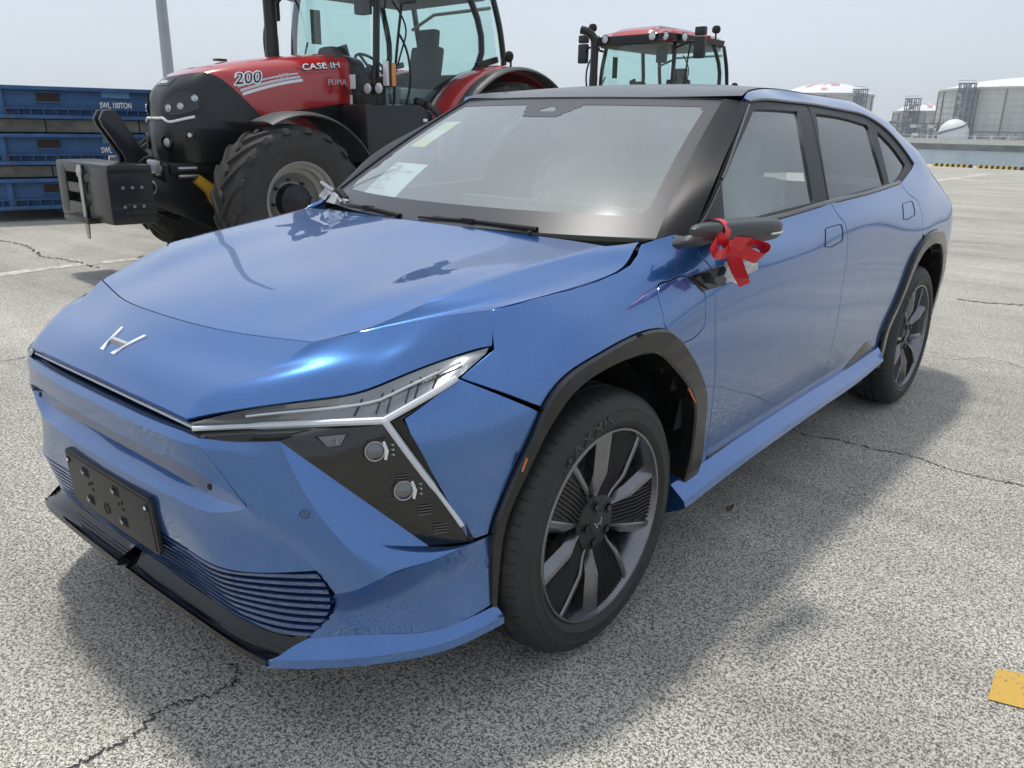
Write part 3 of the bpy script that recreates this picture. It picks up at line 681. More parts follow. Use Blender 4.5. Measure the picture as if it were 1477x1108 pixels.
# ---------------- inner shell: keeps the gaps dark and the wheel wells closed
def inner_shell():
    mb = MB(); G = []
    for y in np.linspace(-.60, 3.78, 60):
        row = []
        for z in np.linspace(.22, 1.10, 24):
            x = max(F(y, z)-.030, .2); row.append((x, y, z))
        G.append(row)
    return G
def wheel_well(mb, yc):
    rows = []
    for a in np.linspace(-.42, PI+.42, 40): rows.append([(.825, yc+.455*math.cos(a), .40+.455*math.sin(a)), (.56, yc+.455*math.cos(a), .40+.455*math.sin(a)), (.56, yc+.05*math.cos(a), .40+.05*math.sin(a))])
    mb.grid(rows, 'matte')
mb = MB(); G = inner_shell(); ys = [r[0][1] for r in G]
def inarch(y, z): return (y < .36 and z > .90-.5*max(0, -.1-y)) or any((y-c)**2+(z-.40)**2 < .452**2 for c in (0, 2.93))
for i in range(len(G)-1):
    for j in range(len(G[0])-1):
        c = [(G[i+a][j+b][1], G[i+a][j+b][2]) for a in (0, 1) for b in (0, 1)]
        if any(inarch(*p) for p in c): continue
        mb.add([G[i][j], G[i+1][j], G[i+1][j+1], G[i][j+1]], [(0, 1, 2, 3)], 'inner')
mb.build('inner_shell', car, mirror=True, fix=False)
for yc in (0, 2.93):
    mb = MB(); wheel_well(mb, yc); o = mb.build('wheel_liner', car, fix=False); link('wheel_liner', o.data, car).scale.x = -1
mb = MB(); mb.box((0, 1.5, .215), (1.5, 4.0, .05), 'inner'); mb.box((0, -.60, .5), (1.1, .36, .5), 'inner'); mb.box((0, -.15, .62), (1.04, .9, .62), 'inner')
mb.box((0, 1.46, .33), (1.72, 2.0, .20), 'inner'); mb.build('floor_pan', car)
# ---------------- outlines on the side, as (y, z)
f_cut = [(.30, 1.10), (.26, 1.0)]
door_front = smooth2([(0.518,1.104), (0.521,1.072), (0.554,1.037), (0.569,0.981), (0.565,0.918), (0.583,0.756), (0.636,0.542), (0.684,0.331)], 30)
door_mid = smooth2([(1.592,1.166), (1.616,1.128), (1.685,1.078), (1.713,1.015), (1.713,0.954), (1.699,0.783), (1.726,0.535), (1.723,0.379)], 30)
door_rear_top = smooth2([(2.557,1.198), (2.641,1.143), (2.754,1.098), (2.780,1.033), (2.764,0.953)], 14)
belt = smooth2([(0.518,1.104), (0.663,1.125), (0.968,1.132), (1.573,1.160), (2.017,1.174), (2.557,1.198)], 24)
def seg(chain, y0, y1): return [p for p in chain if y0 < p[0] < y1]
arch_o = smooth2([(-0.396,0.290), (-0.401,0.347), (-0.407,0.439), (-0.403,0.510), (-0.379,0.578), (-0.344,0.655), (-0.306,0.724), (-0.266,0.792), (-0.204,0.841), (-0.088,0.876), (0.075,0.901), (0.209,0.904), (0.274,0.891), (0.358,0.836), (0.473,0.724), (0.541,0.636), (0.586,0.491), (0.591,0.338), (0.549,0.322)], 60)
arch_i = smooth2([(-0.379,0.273), (-0.381,0.430), (-0.363,0.545), (-0.323,0.627), (-0.272,0.720), (-0.200,0.792), (-0.063,0.839), (0.104,0.848), (0.191,0.838), (0.266,0.791), (0.374,0.710), (0.455,0.619), (0.493,0.510), (0.505,0.394), (0.489,0.331)], 60)
# the wheels are round, so the inner edge is kept clear of the tyre
rear_o = smooth2([(2.46, .30), (2.452, .39), (2.44, .50), (2.50, .62), (2.56, .73), (2.63, .83), (2.74, .905), (2.88, .94), (3.06, .945), (3.20, .915), (3.32, .83), (3.40, .70), (3.44, .56), (3.46, .42)], 50)
rear_i = smooth2([(2.515, .30), (2.515, .39), (2.50, .50), (2.545, .60), (2.60, .70), (2.67, .78), (2.77, .845), (2.90, .872), (3.05, .872), (3.17, .845), (3.26, .77), (3.33, .66), (3.365, .55), (3.38, .42)], 50)
def nearest(chain, p): return min(range(len(chain)), key=lambda i: (chain[i][0]-p[0])**2+(chain[i][1]-p[1])**2)
SILL = lambda y: .345+.03*max(0, min(1, (y-.6)/.6))          # bottom edge of the doors
# front door
fd_bot = [(y, SILL(y)) for y in np.linspace(door_mid[-1][0], door_front[-1][0], 8)]
front_door, _fd2 = panel('front_door', list(door_front[:-1])+fd_bot[::-1][:1]+[p for p in fd_bot[::-1][1:]]+list(door_mid[::-1][1:])+[p for p in belt[::-1] if door_front[0][0]+.02 < p[0] < door_mid[0][0]-.02], 'blue', car, holes=())
# rear door
ra0 = nearest(rear_o, (2.44, .42)); ra1 = nearest(rear_o, door_rear_top[-1]); rear_edge = [p for p in rear_o[ra0:ra1+1]]
rd = list(door_mid)+[(y, SILL(y)) for y in np.linspace(door_mid[-1][0]+.1, rear_edge[0][0]-.03, 6)]+rear_edge+[p for p in door_rear_top[::-1][1:]]+[p for p in belt[::-1] if door_mid[0][0]+.02 < p[0] < door_rear_top[0][0]-.01]
rear_door, _rd2 = panel('rear_door', rd, 'blue', car)
# fender
bump_cut = [(-0.266,0.792), (-0.333,0.829), (-0.389,0.858), (-0.429,0.878)]
fi = nearest(arch_o, bump_cut[0])
hood_edge2 = [(-0.294,1.013), (-0.159,1.026), (-0.021,1.030), (0.096,1.038), (0.186,1.051), (0.251,1.066), (0.307,1.088), (0.345,1.112)]
flap = smooth2([(0.287,1.006), (0.302,1.014), (0.332,1.016), (0.432,1.018), (0.458,0.997), (0.495,0.972), (0.508,0.952), (0.503,0.919), (0.498,0.869), (0.477,0.854), (0.366,0.838), (0.333,0.847), (0.299,0.875), (0.266,0.906), (0.267,0.931), (0.269,0.979), (0.287,1.006)], 60)[:-1]
deco = [(0.433,1.020), (0.551,1.027), (0.646,1.027), (0.639,0.972), (0.495,0.972)]
fender_ol = [(-0.323,0.930), (-0.304,0.978)]+hood_edge2+[(0.409,1.124), (0.469,1.135), (0.538,1.146)]+list(door_front[1:])+[(.68, .335), (.60, .335)]+[p for p in arch_o[::-1] if p[0] > bump_cut[0][0]+.005 and not (p[1] < .36)]+bump_cut+[(-0.370,0.908)]
fender, _f2 = panel('front_fender', fender_ol, 'blue', car, holes=[flap])
panel('charging_flap', flap, 'blue', car, off=-.0006)
mbx = panel('vent_trim', [(0.435,1.018), (0.547,1.026), (0.643,1.030), (0.635,0.973), (0.491,0.971)], 'gloss_black', car, off=.0035, gap=0, thick=.006)
# bumper corner between lamp and wheel
arch_front = [p for p in arch_o[:fi+1]]
corner = [bump_cut[3], (-0.502,0.841), (-0.569,0.807), (-0.566,0.771), (-0.536,0.685), (-0.494,0.584), (-0.457,0.487), (-0.408,0.494)]+[p for p in arch_front if p[1] > .53]
panel('bumper_corner', corner, 'blue', car)
# quarter panel with roof rail
TOPZ = smooth2([(1.15, 1.548), (1.19, 1.562), (1.26, 1.573), (1.5, 1.590), (1.9, 1.596), (2.3, 1.585), (2.6, 1.572), (2.85, 1.537), (3.1, 1.465), (3.3, 1.382), (3.5, 1.275), (3.70, 1.15), (3.82, 1.078)], 60)
win_out = [(1.164,1.531), (1.250,1.540), (1.528,1.544), (1.808,1.543), (2.299,1.524), (2.579,1.489), (2.785,1.390), (2.928,1.281), (2.868,1.259), (2.606,1.199)]
win_out_s = smooth2(win_out[:7], 26)+[(2.884,1.322)]+win_out[7:]
q_ol = [(TOPZ[0][0]-.005, 1.538)]+list(TOPZ)+[(3.85, .95), (3.85, .60), (3.83, .42), (3.6, .38), (3.47, .40)]+[p for p in rear_o[::-1] if p[1] > .42 and p[0] > rear_o[ra1][0]]+list(door_rear_top[::-1])+[p for p in win_out_s[::-1] if p[1] > 1.2]
quarter, _q2 = panel('quarter_panel', q_ol, 'blue', car, step=.034)
# ---------------- window surround and glass (a little below the skin)
front_low = [(0.518,1.104), (0.538,1.144)]
gw = {}
g_front = smooth2([(0.733,1.277), (0.942,1.385), (1.180,1.504)], 8)+smooth2([(1.213,1.511), (1.397,1.514), (1.623,1.513)], 6)+smooth2([(1.627,1.506), (1.525,1.379), (1.481,1.266), (1.456,1.176)], 8)+smooth2([(1.440,1.171), (1.051,1.156), (0.673,1.149)], 6)
g_rear = smooth2([(1.834,1.511), (2.157,1.500), (2.454,1.471)], 8)+smooth2([(2.464,1.456), (2.386,1.357), (2.355,1.267), (2.341,1.203)], 8)+smooth2([(2.314,1.198), (1.944,1.189), (1.612,1.173)], 6)+smooth2([(1.605,1.181), (1.652,1.299), (1.714,1.404)], 6)
g_quarter = smooth2([(2.552,1.444), (2.626,1.403), (2.696,1.358), (2.794,1.281)], 9)+smooth2([(2.750,1.262), (2.624,1.230), (2.513,1.209)], 5)+[(2.423,1.200)]+smooth2([(2.406,1.213), (2.444,1.304), (2.500,1.403)], 6)
surround = [(0.522,1.103), (0.542,1.144), (0.738,1.295), (1.143,1.521)]+[p for p in win_out_s]+[p for p in belt[::-1] if p[0] < belt[-1][0]]
panel('window_surround', surround, 'trim', car, off=-.006, gap=-.002, holes=[g_front, g_rear, g_quarter], thick=.02)
panel('mirror_patch', [(0.529,1.115), (0.549,1.148), (0.724,1.277), (0.672,1.147)], 'satin', car, off=.001, gap=.001, thick=.01)
panel('window_pane', g_front, 'glass_side', car, off=-.014, gap=-.004, thick=.003, step=.06)
panel('window_pane', g_rear, 'glass_priv', car, off=-.014, gap=-.004, thick=.003, step=.06)
panel('window_pane', g_quarter, 'glass_priv', car, off=-.014, gap=-.004, thick=.003, step=.06)
# belt moulding, upper frame bead, B pillar line
def strip(name, chain, r, m, off=.002, parent=car, n=60, both=True):
    P = [tuple(np.array([F(y, z), y, z])+Fn(y, z)*off) for y, z in cr(chain, n)]; mb = MB(); mb.tube(P, r, m, 8); o = mb.build(name, parent)
    if both: o2 = link(name, o.data, parent); o2.scale.x = -1
    return o
M['bead'] = mat('satin_bead', (.085, .088, .095), .25, .3, .3)
strip('belt_moulding', [(0.530,1.111), (0.669,1.135), (0.977,1.142), (1.580,1.168), (2.027,1.182), (2.542,1.205)], .0085, 'bead', -.001)
strip('window_bead', win_out_s[:-2], .0055, 'bead', -.001)
strip('window_bead', [(0.729,1.285), (0.910,1.388), (1.149,1.519)], .005, 'bead', .0)
strip('door_seam', [(1.808,1.537), (1.708,1.431), (1.637,1.300), (1.590,1.171)], .0022, 'matte', -.006)
# ---------------- door handles
def handle(yc, zc):
    w_, h = .105, .036; ol = [(yc-w_+.015, zc-h*.9), (yc-w_*.2, zc-h*1.1), (yc+w_-.012, zc-h*.75), (yc+w_, zc-h*.2), (yc+w_-.01, zc+h*.95), (yc+w_-.03, zc+h*1.1), (yc-w_+.05, zc+h), (yc-w_+.03, zc+h*.85)]
    a = MB()
    P = [tuple(np.array([F(y, z), y, z])+Fn(y, z)*.0006) for y, z in _resample(ol, .02)]; P.append(P[0]); P.append(P[1])
    a.tube(P, .0018, 'matte', 6, caps=False); return a, ol
for nm, yc, zc, par, par2 in (('door_handle', (1.551,1.041)[0], (1.551,1.041)[1], front_door, _fd2), ('door_handle', (2.559,1.074)[0], (2.559,1.074)[1], rear_door, _rd2)):
    a, ol = handle(yc, zc); o = a.build(nm, par); link(nm, o.data, par2)
# ---------------- wheel arch trims: outer face, and a lip that turns in to the wheel well
def arch_trim(name, oc, ic):
    n = 64; oc = cr(oc, n); ic = cr(ic, n); rows = []
    def pt(c, off): return np.array([F(*c), c[0], c[1]])+Fn(*c)*off
    for k, (t, off) in enumerate(((0., -.004), (0.015, .012), (.13, .020), (.88, .019), (.97, .014))):
        rows.append([pt(oc[i]*(1-t)+ic[i]*t, off) for i in range(n)])
    rows.append([pt(ic[i], .002)for i in range(n)])
    rows.append([pt(ic[i], .0)-np.array([.12, 0, 0]) for i in range(n)])
    mb = MB(); mb.grid(rows, 'arch'); o = mb.build(name, car, angle=17); o2 = link(name, o.data, car); o2.scale.x = -1; return o
arch_trim('wheel_arch_trim', arch_o, arch_i); arch_trim('wheel_arch_trim', rear_o, rear_i)
for chain, nm in ((([(0.393,0.682), (0.419,0.658)]), 'orange_mark'), (([(-0.333,0.664), (-0.328,0.677)]), 'orange_mark')):  # small orange marks on the front arch trim
    y, z = chain[0]; p = np.array([F(y, z), y, z])+Fn(y, z)*.0235; mb = MB(); y2, z2 = chain[1]; p2 = np.array([F(y2, z2), y2, z2])+Fn(y2, z2)*.0235
    mb.tube([p-(p2-p)*.8, p+(p2-p)*1.6], .003, 'orangem', 8); mb.build(nm, car)
# ---------------- sill
def sill():
    ys = [.435, .8, 1.2, 1.7, 2.1, 2.40]; top = [(.90, .352), (.905, .372), (.905, .385), (.91, .395), (.915, .405), (.925, .43)]
    rows = [[(a[0]-.03, y, a[1]) for y, a in zip(ys, top)], [(a[0]+.006, y, a[1]-.006) for y, a in zip(ys, top)], [(.958, y, a[1]-.048) for y, a in zip(ys, top)],
            [(.965, y, a[1]-.070) for y, a in zip(ys, top)], [(.95, y, a[1]-.080) for y, a in zip(ys, top)], [(.86, y, a[1]-.13) for y, a in zip(ys, top)], [(.70, y, .23) for y in ys]]
    mb = MB(); mb.grid(loft(rows, 40, 12, creases=(1, 2, 3, 4, 5)), 'blue'); mb.add([r[0] for r in rows], [tuple(range(len(rows)))], 'blue'); mb.add([r[-1] for r in rows], [tuple(range(len(rows)))], 'blue'); o = mb.build('side_sill', car, angle=25); o2 = link('side_sill', o.data, car); o2.scale.x = -1
sill()
# dark strip along the foot of the doors, taller towards the rear
mb = MB(); G = []
for y in np.linspace(.68, 2.42, 30):
    zt = .372+max(0, (y-1.2))*.02+max(0, min(1, (y-1.95)/.25))*.09*max(0, 1-max(0, y-2.25)/.17); zb = .352; G.append([(F(y, z)+.004*(1 if .1 < k < .9 else 0), y, z) for k in np.linspace(0, 1, 6) for z in [zb+(zt-zb)*k]])
mb.grid(G, 'gloss_black'); o = mb.build('door_foot_strip', car); o2 = link('door_foot_strip', o.data, car); o2.scale.x = -1
# ---------------- bonnet and nose (left half, mirrored)
crease = [(.43, -.902, .812), (.44, -.855, .857), (.495, -.744, .900), (.537, -.640, .955), (.605, -.510, .983), (.635, -.412, 1.013), (.652, -.304, 1.036), (.665, -.156, 1.058), (.692, .063, 1.082), (.718, .27, 1.104)]
lip = [(0, -.912, .822), (.15, -.911, .820), (.30, -.907, .817), (.43, -.902, .812)]
shut_c = [(0, -.728, .948), (.12, -.725, .948), (.27, -.703, .946), (.40, -.672, .948), (.537, -.640, .955)]
shut_s = [(.537, -.640, .955), (.64, -.47, .984), (.71, -.36, 1.000), (.773, -.289, 1.012)]
side_e = [(.773, -.289, 1.012), (.797, -.12, 1.024), (.812, .04, 1.036), (.815, .12, 1.043), (.812, .20, 1.052), (.800, .27, 1.070), (.780, .335, 1.098), (.763, .385, 1.110)]
rear_e = [(0, .20, 1.119), (.25, .235, 1.114), (.45, .295, 1.108), (.60, .345, 1.107), (.763, .385, 1.110)]
lamp_top = [(.43, -.902, .812), (.53, -.823, .840), (.64, -.680, .856), (.675, -.622, .863), (.708, -.546, .884), (.762, -.362, .921), (.790, -.335, .932), (.806, -.322, .936)]
n, m_ = 26, 22
def split(c, k, n1, n2): a = cr(c[:k+1], n1); b = cr(c[k:], n2); return a, b
c_nose = cr(crease[:4], m_); c_hood = cr(crease[3:], 34)
mid_nose = [(0, -.912, .822), (0, -.885, .862), (0, -.82, .905), (0, -.728, .948)]
mid_hood = [(0, -.728, .948), (0, -.60, .985), (0, -.35, 1.030), (0, -.05, 1.072), (0, .20, 1.119)]
mb = MB(); G1 = coons(cr(lip, n), cr(shut_c, n), cr(mid_nose, m_), c_nose); skin(mb, G1, 'blue', .0)
cutf = cr([(.806, -.322, .936), (.795, -.306, .97), (.773, -.289, 1.012)], m_)
G2 = coons(cr(lamp_top, n), cr(shut_s, n), c_nose, cutf); mb.grid(G2, 'blue')
# turned-under lip
ed = cr(lip, n); mb.grid([ed, [p+np.array((0, .004, -.010)) for p in ed], [p+np.array((-.02, .05, -.018)) for p in ed]], 'blue')
ed = cr(lamp_top, n); mb.grid([ed, [p+np.array((-.004, .002, -.006)) for p in ed], [p+np.array((-.03, .008, -.012)) for p in ed]], 'blue')
up = lambda c: [np.array(p)+np.array((0, .010 if k < len(c) else 0, -.014)) for k, p in enumerate(c)]
for ed in (cr(shut_c, n), cr(shut_s, n)): mb.grid([ed, [np.array(p)+np.array((0, .003, -.015)) for p in ed]], 'blue')
nosep = mb.build('nose_panel', car, mirror=True, angle=28, weld=4e-4)
from mathutils.bvhtree import BVHTree
bvnose = BVHTree.FromPolygons([v.co for v in nosep.data.vertices], [list(p.vertices) for p in nosep.data.polygons])
# bonnet: side flank drops from the crease to the shut line; 3 mm gap
def shr(c, dy, dx=0, dz=0): return [np.array(p)+np.array((dx, dy, dz)) for p in c]
mb = MB(); sc2 = shr(cr(shut_c, n), .0042); cm = c_hood.copy(); 
edge_all = cr(side_e, 34); 
Gh = coons(sc2, cr(rear_e[:4], n)[:] , shr(cr(mid_hood, 34), 0.0), cm) if False else None
re_a = cr([(0, .20, 1.119), (.25, .235, 1.114), (.45, .275, 1.108), (.60, .285, 1.105), (.718, .27, 1.104)], n)
c0 = cm.copy(); c0[0] = sc2[-1]; mh = cr(mid_hood, 34); mh[0] = sc2[0]; mh[-1] = re_a[0]; c0[-1] = re_a[-1]
Gc = coons(sc2, re_a, mh, c0); 
u = np.linspace(0, 1, Gc.shape[0])[:, None]; v = np.linspace(0, 1, Gc.shape[1])[None, :]
Gc[..., 2] += .011*np.exp(-((u-.80)/.16)**2)*np.sin(PI*np.clip(v*1.15, 0, 1))**.8*(1-v)**.5*(u < 1)*np.clip((1-u)/.12, 0, 1)-.006*np.exp(-(u/.5)**2)*np.sin(PI*v)
mb.grid(Gc, 'blue')
ss = cr(shut_s, 16); ss = shr(ss, .0042, -.001); ee = shr(cr(side_e, 34), 0, -.003, .0); ee[0] = ss[-1]; ss[0] = c0[0]
rr = cr([re_a[-1], (.742, .33, 1.106), (.760, .385, 1.110)], 16); rr[-1] = ee[-1]
Gs = coons(ss, rr, c0, ee); mb.grid(Gs, 'blue')
for ed in (sc2, ss): mb.grid([ed, shr(ed, .004, 0, -.016)], 'blue')
mb.grid([ee, shr(ee, 0, -.004, -.02)], 'blue'); mb.grid([re_a, shr(re_a, .01, 0, -.014)], 'blue'); mb.grid([rr, shr(rr, .01, 0, -.014)], 'blue')
mb.build('bonnet', car, mirror=True, angle=30, weld=4e-4)
# gap filler under the shut lines
mb = MB(); 
mb.grid([shr(cr(shut_c, n), -.02, 0, -.035), shr(cr(shut_c, n), .05, 0, -.016)], 'inner'); mb.grid([shr(cr(shut_s, n), -.01, .01, -.045), shr(cr(shut_s, n), .04, -.03, -.028)], 'inner')
mb.grid([shr(cr(side_e, n), 0, .02, -.06), shr(cr(side_e, n), 0, -.05, -.03)], 'inner'); mb.grid([shr(cr(rear_e, n), -.05, 0, -.03), shr(cr(rear_e, n), .12, 0, -.005)], 'matte')
mb.build('gap_seal', car, mirror=True, fix=False)
# emblem on the nose
def on_nose(x, s_):   # s_: 0 lip .. 1 shut line
    a = min(max(abs(x)/.49, 0), .999)*(G1.shape[0]-1); b = s_*(G1.shape[1]-1); i, j = int(a), int(b); i2 = min(i+1, G1.shape[0]-1); j2 = min(j+1, G1.shape[1]-1)
    p = (G1[i, j]*(1-a+i)+G1[i2, j]*(a-i))*(1-b+j)+(G1[i, j2]*(1-a+i)+G1[i2, j2]*(a-i))*(b-j); p = p.copy(); p[0] = math.copysign(p[0], x) if x else p[0]; return Vector(p)
def h_logo(mb, place, s_, th, m):
    L_ = [(-1, .62), (-.84, .62), (-.60, .06), (.60, .06), (.84, .62), (1, .62), (.62, -.22), (.56, -.62), (.30, -.62), (.36, -.19), (-.36, -.19), (-.30, -.62), (-.56, -.62), (-.62, -.22)]
    # split in convex strokes so that the mesh is clean
    strokes = [[(-1, .62), (-.84, .62), (-.58, .06), (-.50, -.19), (-.30, -.62), (-.56, -.62), (-.64, -.22)], [(1, .62), (.84, .62), (.58, .06), (.50, -.19), (.30, -.62), (.56, -.62), (.64, -.22)], [(-.58, .06), (-.50, -.19), (.50, -.19), (.58, .06)]]
    for st in strokes:
        n_ = len(st); a = [place(x*s_, y*s_, th) for x, y in st]; b = [place(x*s_, y*s_, 0) for x, y in st]
        mb.add(a+b, [tuple(range(n_))]+[(i, (i+1) % n_, n_+(i+1) % n_, n_+i) for i in range(n_)], m)
pc = Vector((0, -.868, .877)); tv = Vector((0, .055, .044)).normalized(); nv = Vector((0, -tv.z, tv.y))
lo_, hi_ = on_nose(0, .30), on_nose(0, .62); tv = (hi_-lo_).normalized(); nv = Vector((0, -tv.z, tv.y)); pc = on_nose(0, .47)
mb = MB(); h_logo(mb, lambda x, y, h: (lambda s_: s_+nv*h)(Vector(bvnose.find_nearest(pc+Vector((1, 0, 0))*x+tv*y)[0])), .068, .0035, 'logo'); mb.build('emblem', car)
# ---------------- light strip under the nose lip
def band_rows(rows, n_, mm, cre=()): return loft(rows, n_, mm, creases=cre)
ls = [[(0, -.885, .812), (.2, -.884, .811), (.44, -.875, .803)], [(0, -.893, .797), (.2, -.892, .796), (.445, -.886, .789)], [(0, -.890, .786), (.2, -.889, .785), (.445, -.884, .778)]]
mb = MB(); mb.grid(band_rows(ls, 24, 4, (1,)), 'lampd'); mb.build('light_strip', car, mirror=True)
mb = MB(); mb.tube([(0, -.898, .7955), (.2, -.897, .7945), (.44, -.889, .788)], .0042, 'drl', 8); mb.build('light_guide', car, mirror=True)
# ---------------- front bumper
B_top = [(0, -.928, .778), (.2, -.926, .777), (.35, -.918, .776), (.46, -.905, .776)]
B_bot = [(0, -.930, .706), (.2, -.928, .706), (.38, -.915, .701), (.50, -.898, .684), (.586, -.870, .640)]
R_ = [(0, -.868, .620), (.2, -.868, .620), (.35, -.868, .618), (.47, -.868, .618), (.586, -.868, .637)]
T_ = [(0, -.912, .588), (.2, -.910, .588), (.36, -.903, .590), (.455, -.893, .592), (.586, -.868, .634)]
Bo = [(0, -.908, .468), (.2, -.906, .468), (.35, -.902, .467), (.50, -.895, .467), (.70, -.779, .488)]
M['slat_shade_blue'] = paint('slat_and_recess_shade_blue', (.016, .058, .18), (.03, .09, .26))
V0, V2, V3, V4, V5 = (.47, -.900, .776), (.586, -.868, .636), (.70, -.779, .488), (.725, -.750, .425), (.66, -.789, .298)
band_m = [(0, -.936, .742), (.2, -.934, .742), (.37, -.922, .741), (.48, -.905, .733), (.528, -.893, .718)]
B_top5 = [(0, -.926, .783), (.2, -.924, .782), (.35, -.916, .781), (.42, -.908, .780), (.47, -.900, .776)]
B_in = [(0, -.880, .776), (.2, -.879, .776), (.35, -.874, .775), (.42, -.870, .775), (.47, -.868, .774)]
mb = MB(); mb.grid(loft([B_in, B_top5], 28, 2), 'blue'); mb.grid(loft([B_top5, [(p[0], p[1]-.010, p[2]-.020) for p in B_top5[:-1]]+[(.478, -.905, .763)], [(p[0], p[1]-.003, p[2]+.004) for p in B_bot[:-1]]+[(.584, -.871, .644)], B_bot], 28, 12, (1, 2)), 'blue')
mb.grid(loft([B_bot, [(p[0], p[1]+.062-.06*(p[0] > .58), p[2]-.003) for p in B_bot], R_], 28, 6, (1,)), 'slat_shade_blue'); mb.grid(loft([R_, T_], 28, 6), 'blue')  # recess wall in the darker slat blue: its shade is put into the colour
mb.grid(coons(cr(T_, 28), cr(Bo, 28), cr([T_[0], (0, -.916, .565), Bo[0]], 10), cr([T_[-1], Bo[-1]], 10)), 'blue')
# wing between the intake and the lamp
D1 = np.concatenate([cr([V0, (.478, -.905, .763)], 3)[:-1], cr([(.478, -.905, .763), (.586, -.869, .640)], 12)[:-1], cr([(.586, -.868, .634), V3], 9)[:-1], cr([V3, V4], 4)]); mb.grid([D1, D1+np.array((-.012, .05, 0))], 'blue')
Fo = cr([(.635, -.806, .786), (.672, -.792, .700), (.735, -.747, .575), (.800, -.679, .463)], len(D1))
W1 = coons(D1, Fo, cr([V0, (.55, -.862, .780), (.635, -.806, .786)], 12), cr([V4, (.765, -.722, .440), (.800, -.679, .463)], 12), bulge=(.0, -.002, 0)); mb.grid(W1, 'blue')
Out = cr([(.635, -.806, .786), (.72, -.702, .667), (.790, -.518, .475), (.857, -.457, .484), (.868, -.438, .480)], 26)
Out2 = np.concatenate([cr([(.635, -.806, .786), (.799, -.531, .484)], len(D1)-8)[:-1], cr([(.799, -.531, .484), (.858, -.457, .482), (.882, -.405, .492)], 9)])
W2 = coons(Fo, Out2, cr([Fo[0], Out2[0]], 12), cr([Fo[-1], (.842, -.56, .475), Out2[-1]], 12), bulge=(.003, -.003, 0)); mb.grid(W2, 'blue')
K = cr([V4, (.765, -.722, .440), (.800, -.679, .463), (.842, -.56, .475), (.880, -.405, .492)], 30)
Bm = cr([V5, (.76, -.66, .290), (.84, -.53, .275), (.885, -.39, .300)], 30)
mb.grid(loft([[tuple(p) for p in K[::5]]+[tuple(K[-1])], [tuple((a+b)/2+np.array((-.012, .008, 0))) for a, b in zip(K[::5], Bm[::5])]+[tuple((K[-1]+Bm[-1])/2)], [tuple(p) for p in Bm[::5]]+[tuple(Bm[-1])]], 30, 10), 'blue')
mb.grid([cr([V3, V4, V5], 12), cr([(.685, -.73, .48), (.70, -.70, .42), (.64, -.745, .30)], 12)], 'blue')
mb.build('front_bumper', car, mirror=True, angle=24, weld=6e-4, fix=True)
# parking sensors
for p, nn in (((.735, -.778, .645), Vector((.62, -.78, .05))), ((.872, -.432, .435), Vector((.95, -.3, .05)))):
    pass
# slatted lower grille
mb = MB(); S_low = [(0, -.862, .322), (.2, -.86, .320), (.35, -.855, .318), (.52, -.840, .310), (.66, -.785, .296)]
mb.grid(loft([[(p[0], p[1]+.035, p[2]) for p in Bo], [(p[0], p[1]+.03, p[2]) for p in S_low]], 24, 3), 'inner'); mb.build('grille_backing', car, mirror=True, fix=False)
NS = 9
Bo_ = cr([(0, -.908, .466), (.2, -.906, .466), (.35, -.902, .465), (.50, -.893, .466), (.60, -.845, .474), (.703, -.777, .482)], 40)
Lo_ = cr([(0, -.868, .322), (.2, -.866, .320), (.35, -.862, .318), (.50, -.855, .308), (.59, -.825, .296), (.660, -.790, .300)], 40)
mid_ = [(a+b)/2 for a, b in zip(Bo_, Lo_)]
ridge = cr([V3, V4, V5], NS*2+1)
def row(t):
    R = np.array(Bo_)*(1-t)+np.array(Lo_)*t; kx = (R[:, 0]-.5)/.18
    out = R.copy(); t2 = np.clip((t-.0), 0, 1); bulge_ = 4*t*(1-t)*np.clip(kx, 0, 1); out[:, 0] += .034*bulge_; out[:, 1] += .026*bulge_; return out
for k in range(NS):
    t0 = (k+.10)/NS; t1 = (k+.70)/NS; A = row(t0); B = row(t1); mb = MB()
    mb.grid([[p+np.array((0, .022, .004)) for p in A], A, A+np.array((0, -.0035, -.002)), B+np.array((0, -.004, .001)), B, [p+np.array((0, .022, -.002)) for p in B]], 'slat_shade_blue'); mb.build('grille_slat', car, mirror=True, angle=30)
# splitter: gloss black tray, two halves with a notch, blue tip at its end
def splitter(sgn, nm):
    mb = MB(); x0 = .022
    bk = [(x0, -.862, .314), (.2, -.862, .312), (.40, -.858, .309), (.56, -.835, .300), (.652, -.792, .292)]
    fr = [(x0, -.914, .288), (.2, -.913, .288), (.40, -.904, .282), (.60, -.881, .268), (.622, -.875, .265)]
    fr2 = [(p[0], p[1]-.002, p[2]-.014) for p in fr]; under = [(p[0], p[1]+.08, p[2]-.03) for p in fr]
    lipw = [(p[0], p[1]+.010, p[2]-.001) for p in fr]; md = [(a[0]*.5+b[0]*.5, a[1]*.5+b[1]*.5, a[2]*.5+b[2]*.5-.010) for a, b in zip(bk, fr)]
    G_ = loft([bk, md, lipw, fr, fr2, under], 30, 14, (1, 2, 3, 4)); G_ = [[(sgn*p[0], p[1], p[2]) for p in r] for r in G_]
    mb.grid(G_, 'gloss_black')
    e = [(x0, -.862, .314), (x0, -.914, .288), (x0, -.916, .274), (x0, -.86, .26)]; mb.add([(sgn*p[0], p[1], p[2]) for p in e], [(0, 1, 2, 3)], 'gloss_black')
    o = mb.build(nm, car, angle=25)
    for k in range(4):      # fine ribs in the tray
        t = .18+.16*k; mb = MB(); P = [tuple((np.array(a)*(1-t)+np.array(b)*t+np.array((0, 0, -.0065+.002)))*np.array((sgn, 1, 1))) for a, b in zip(cr(bk, 12), cr(lipw, 12))]
        mb.tube(P, .0016, 'gloss_black', 5); mb.build('rib', o)
for s_ in (1, -1): splitter(s_, 'splitter')
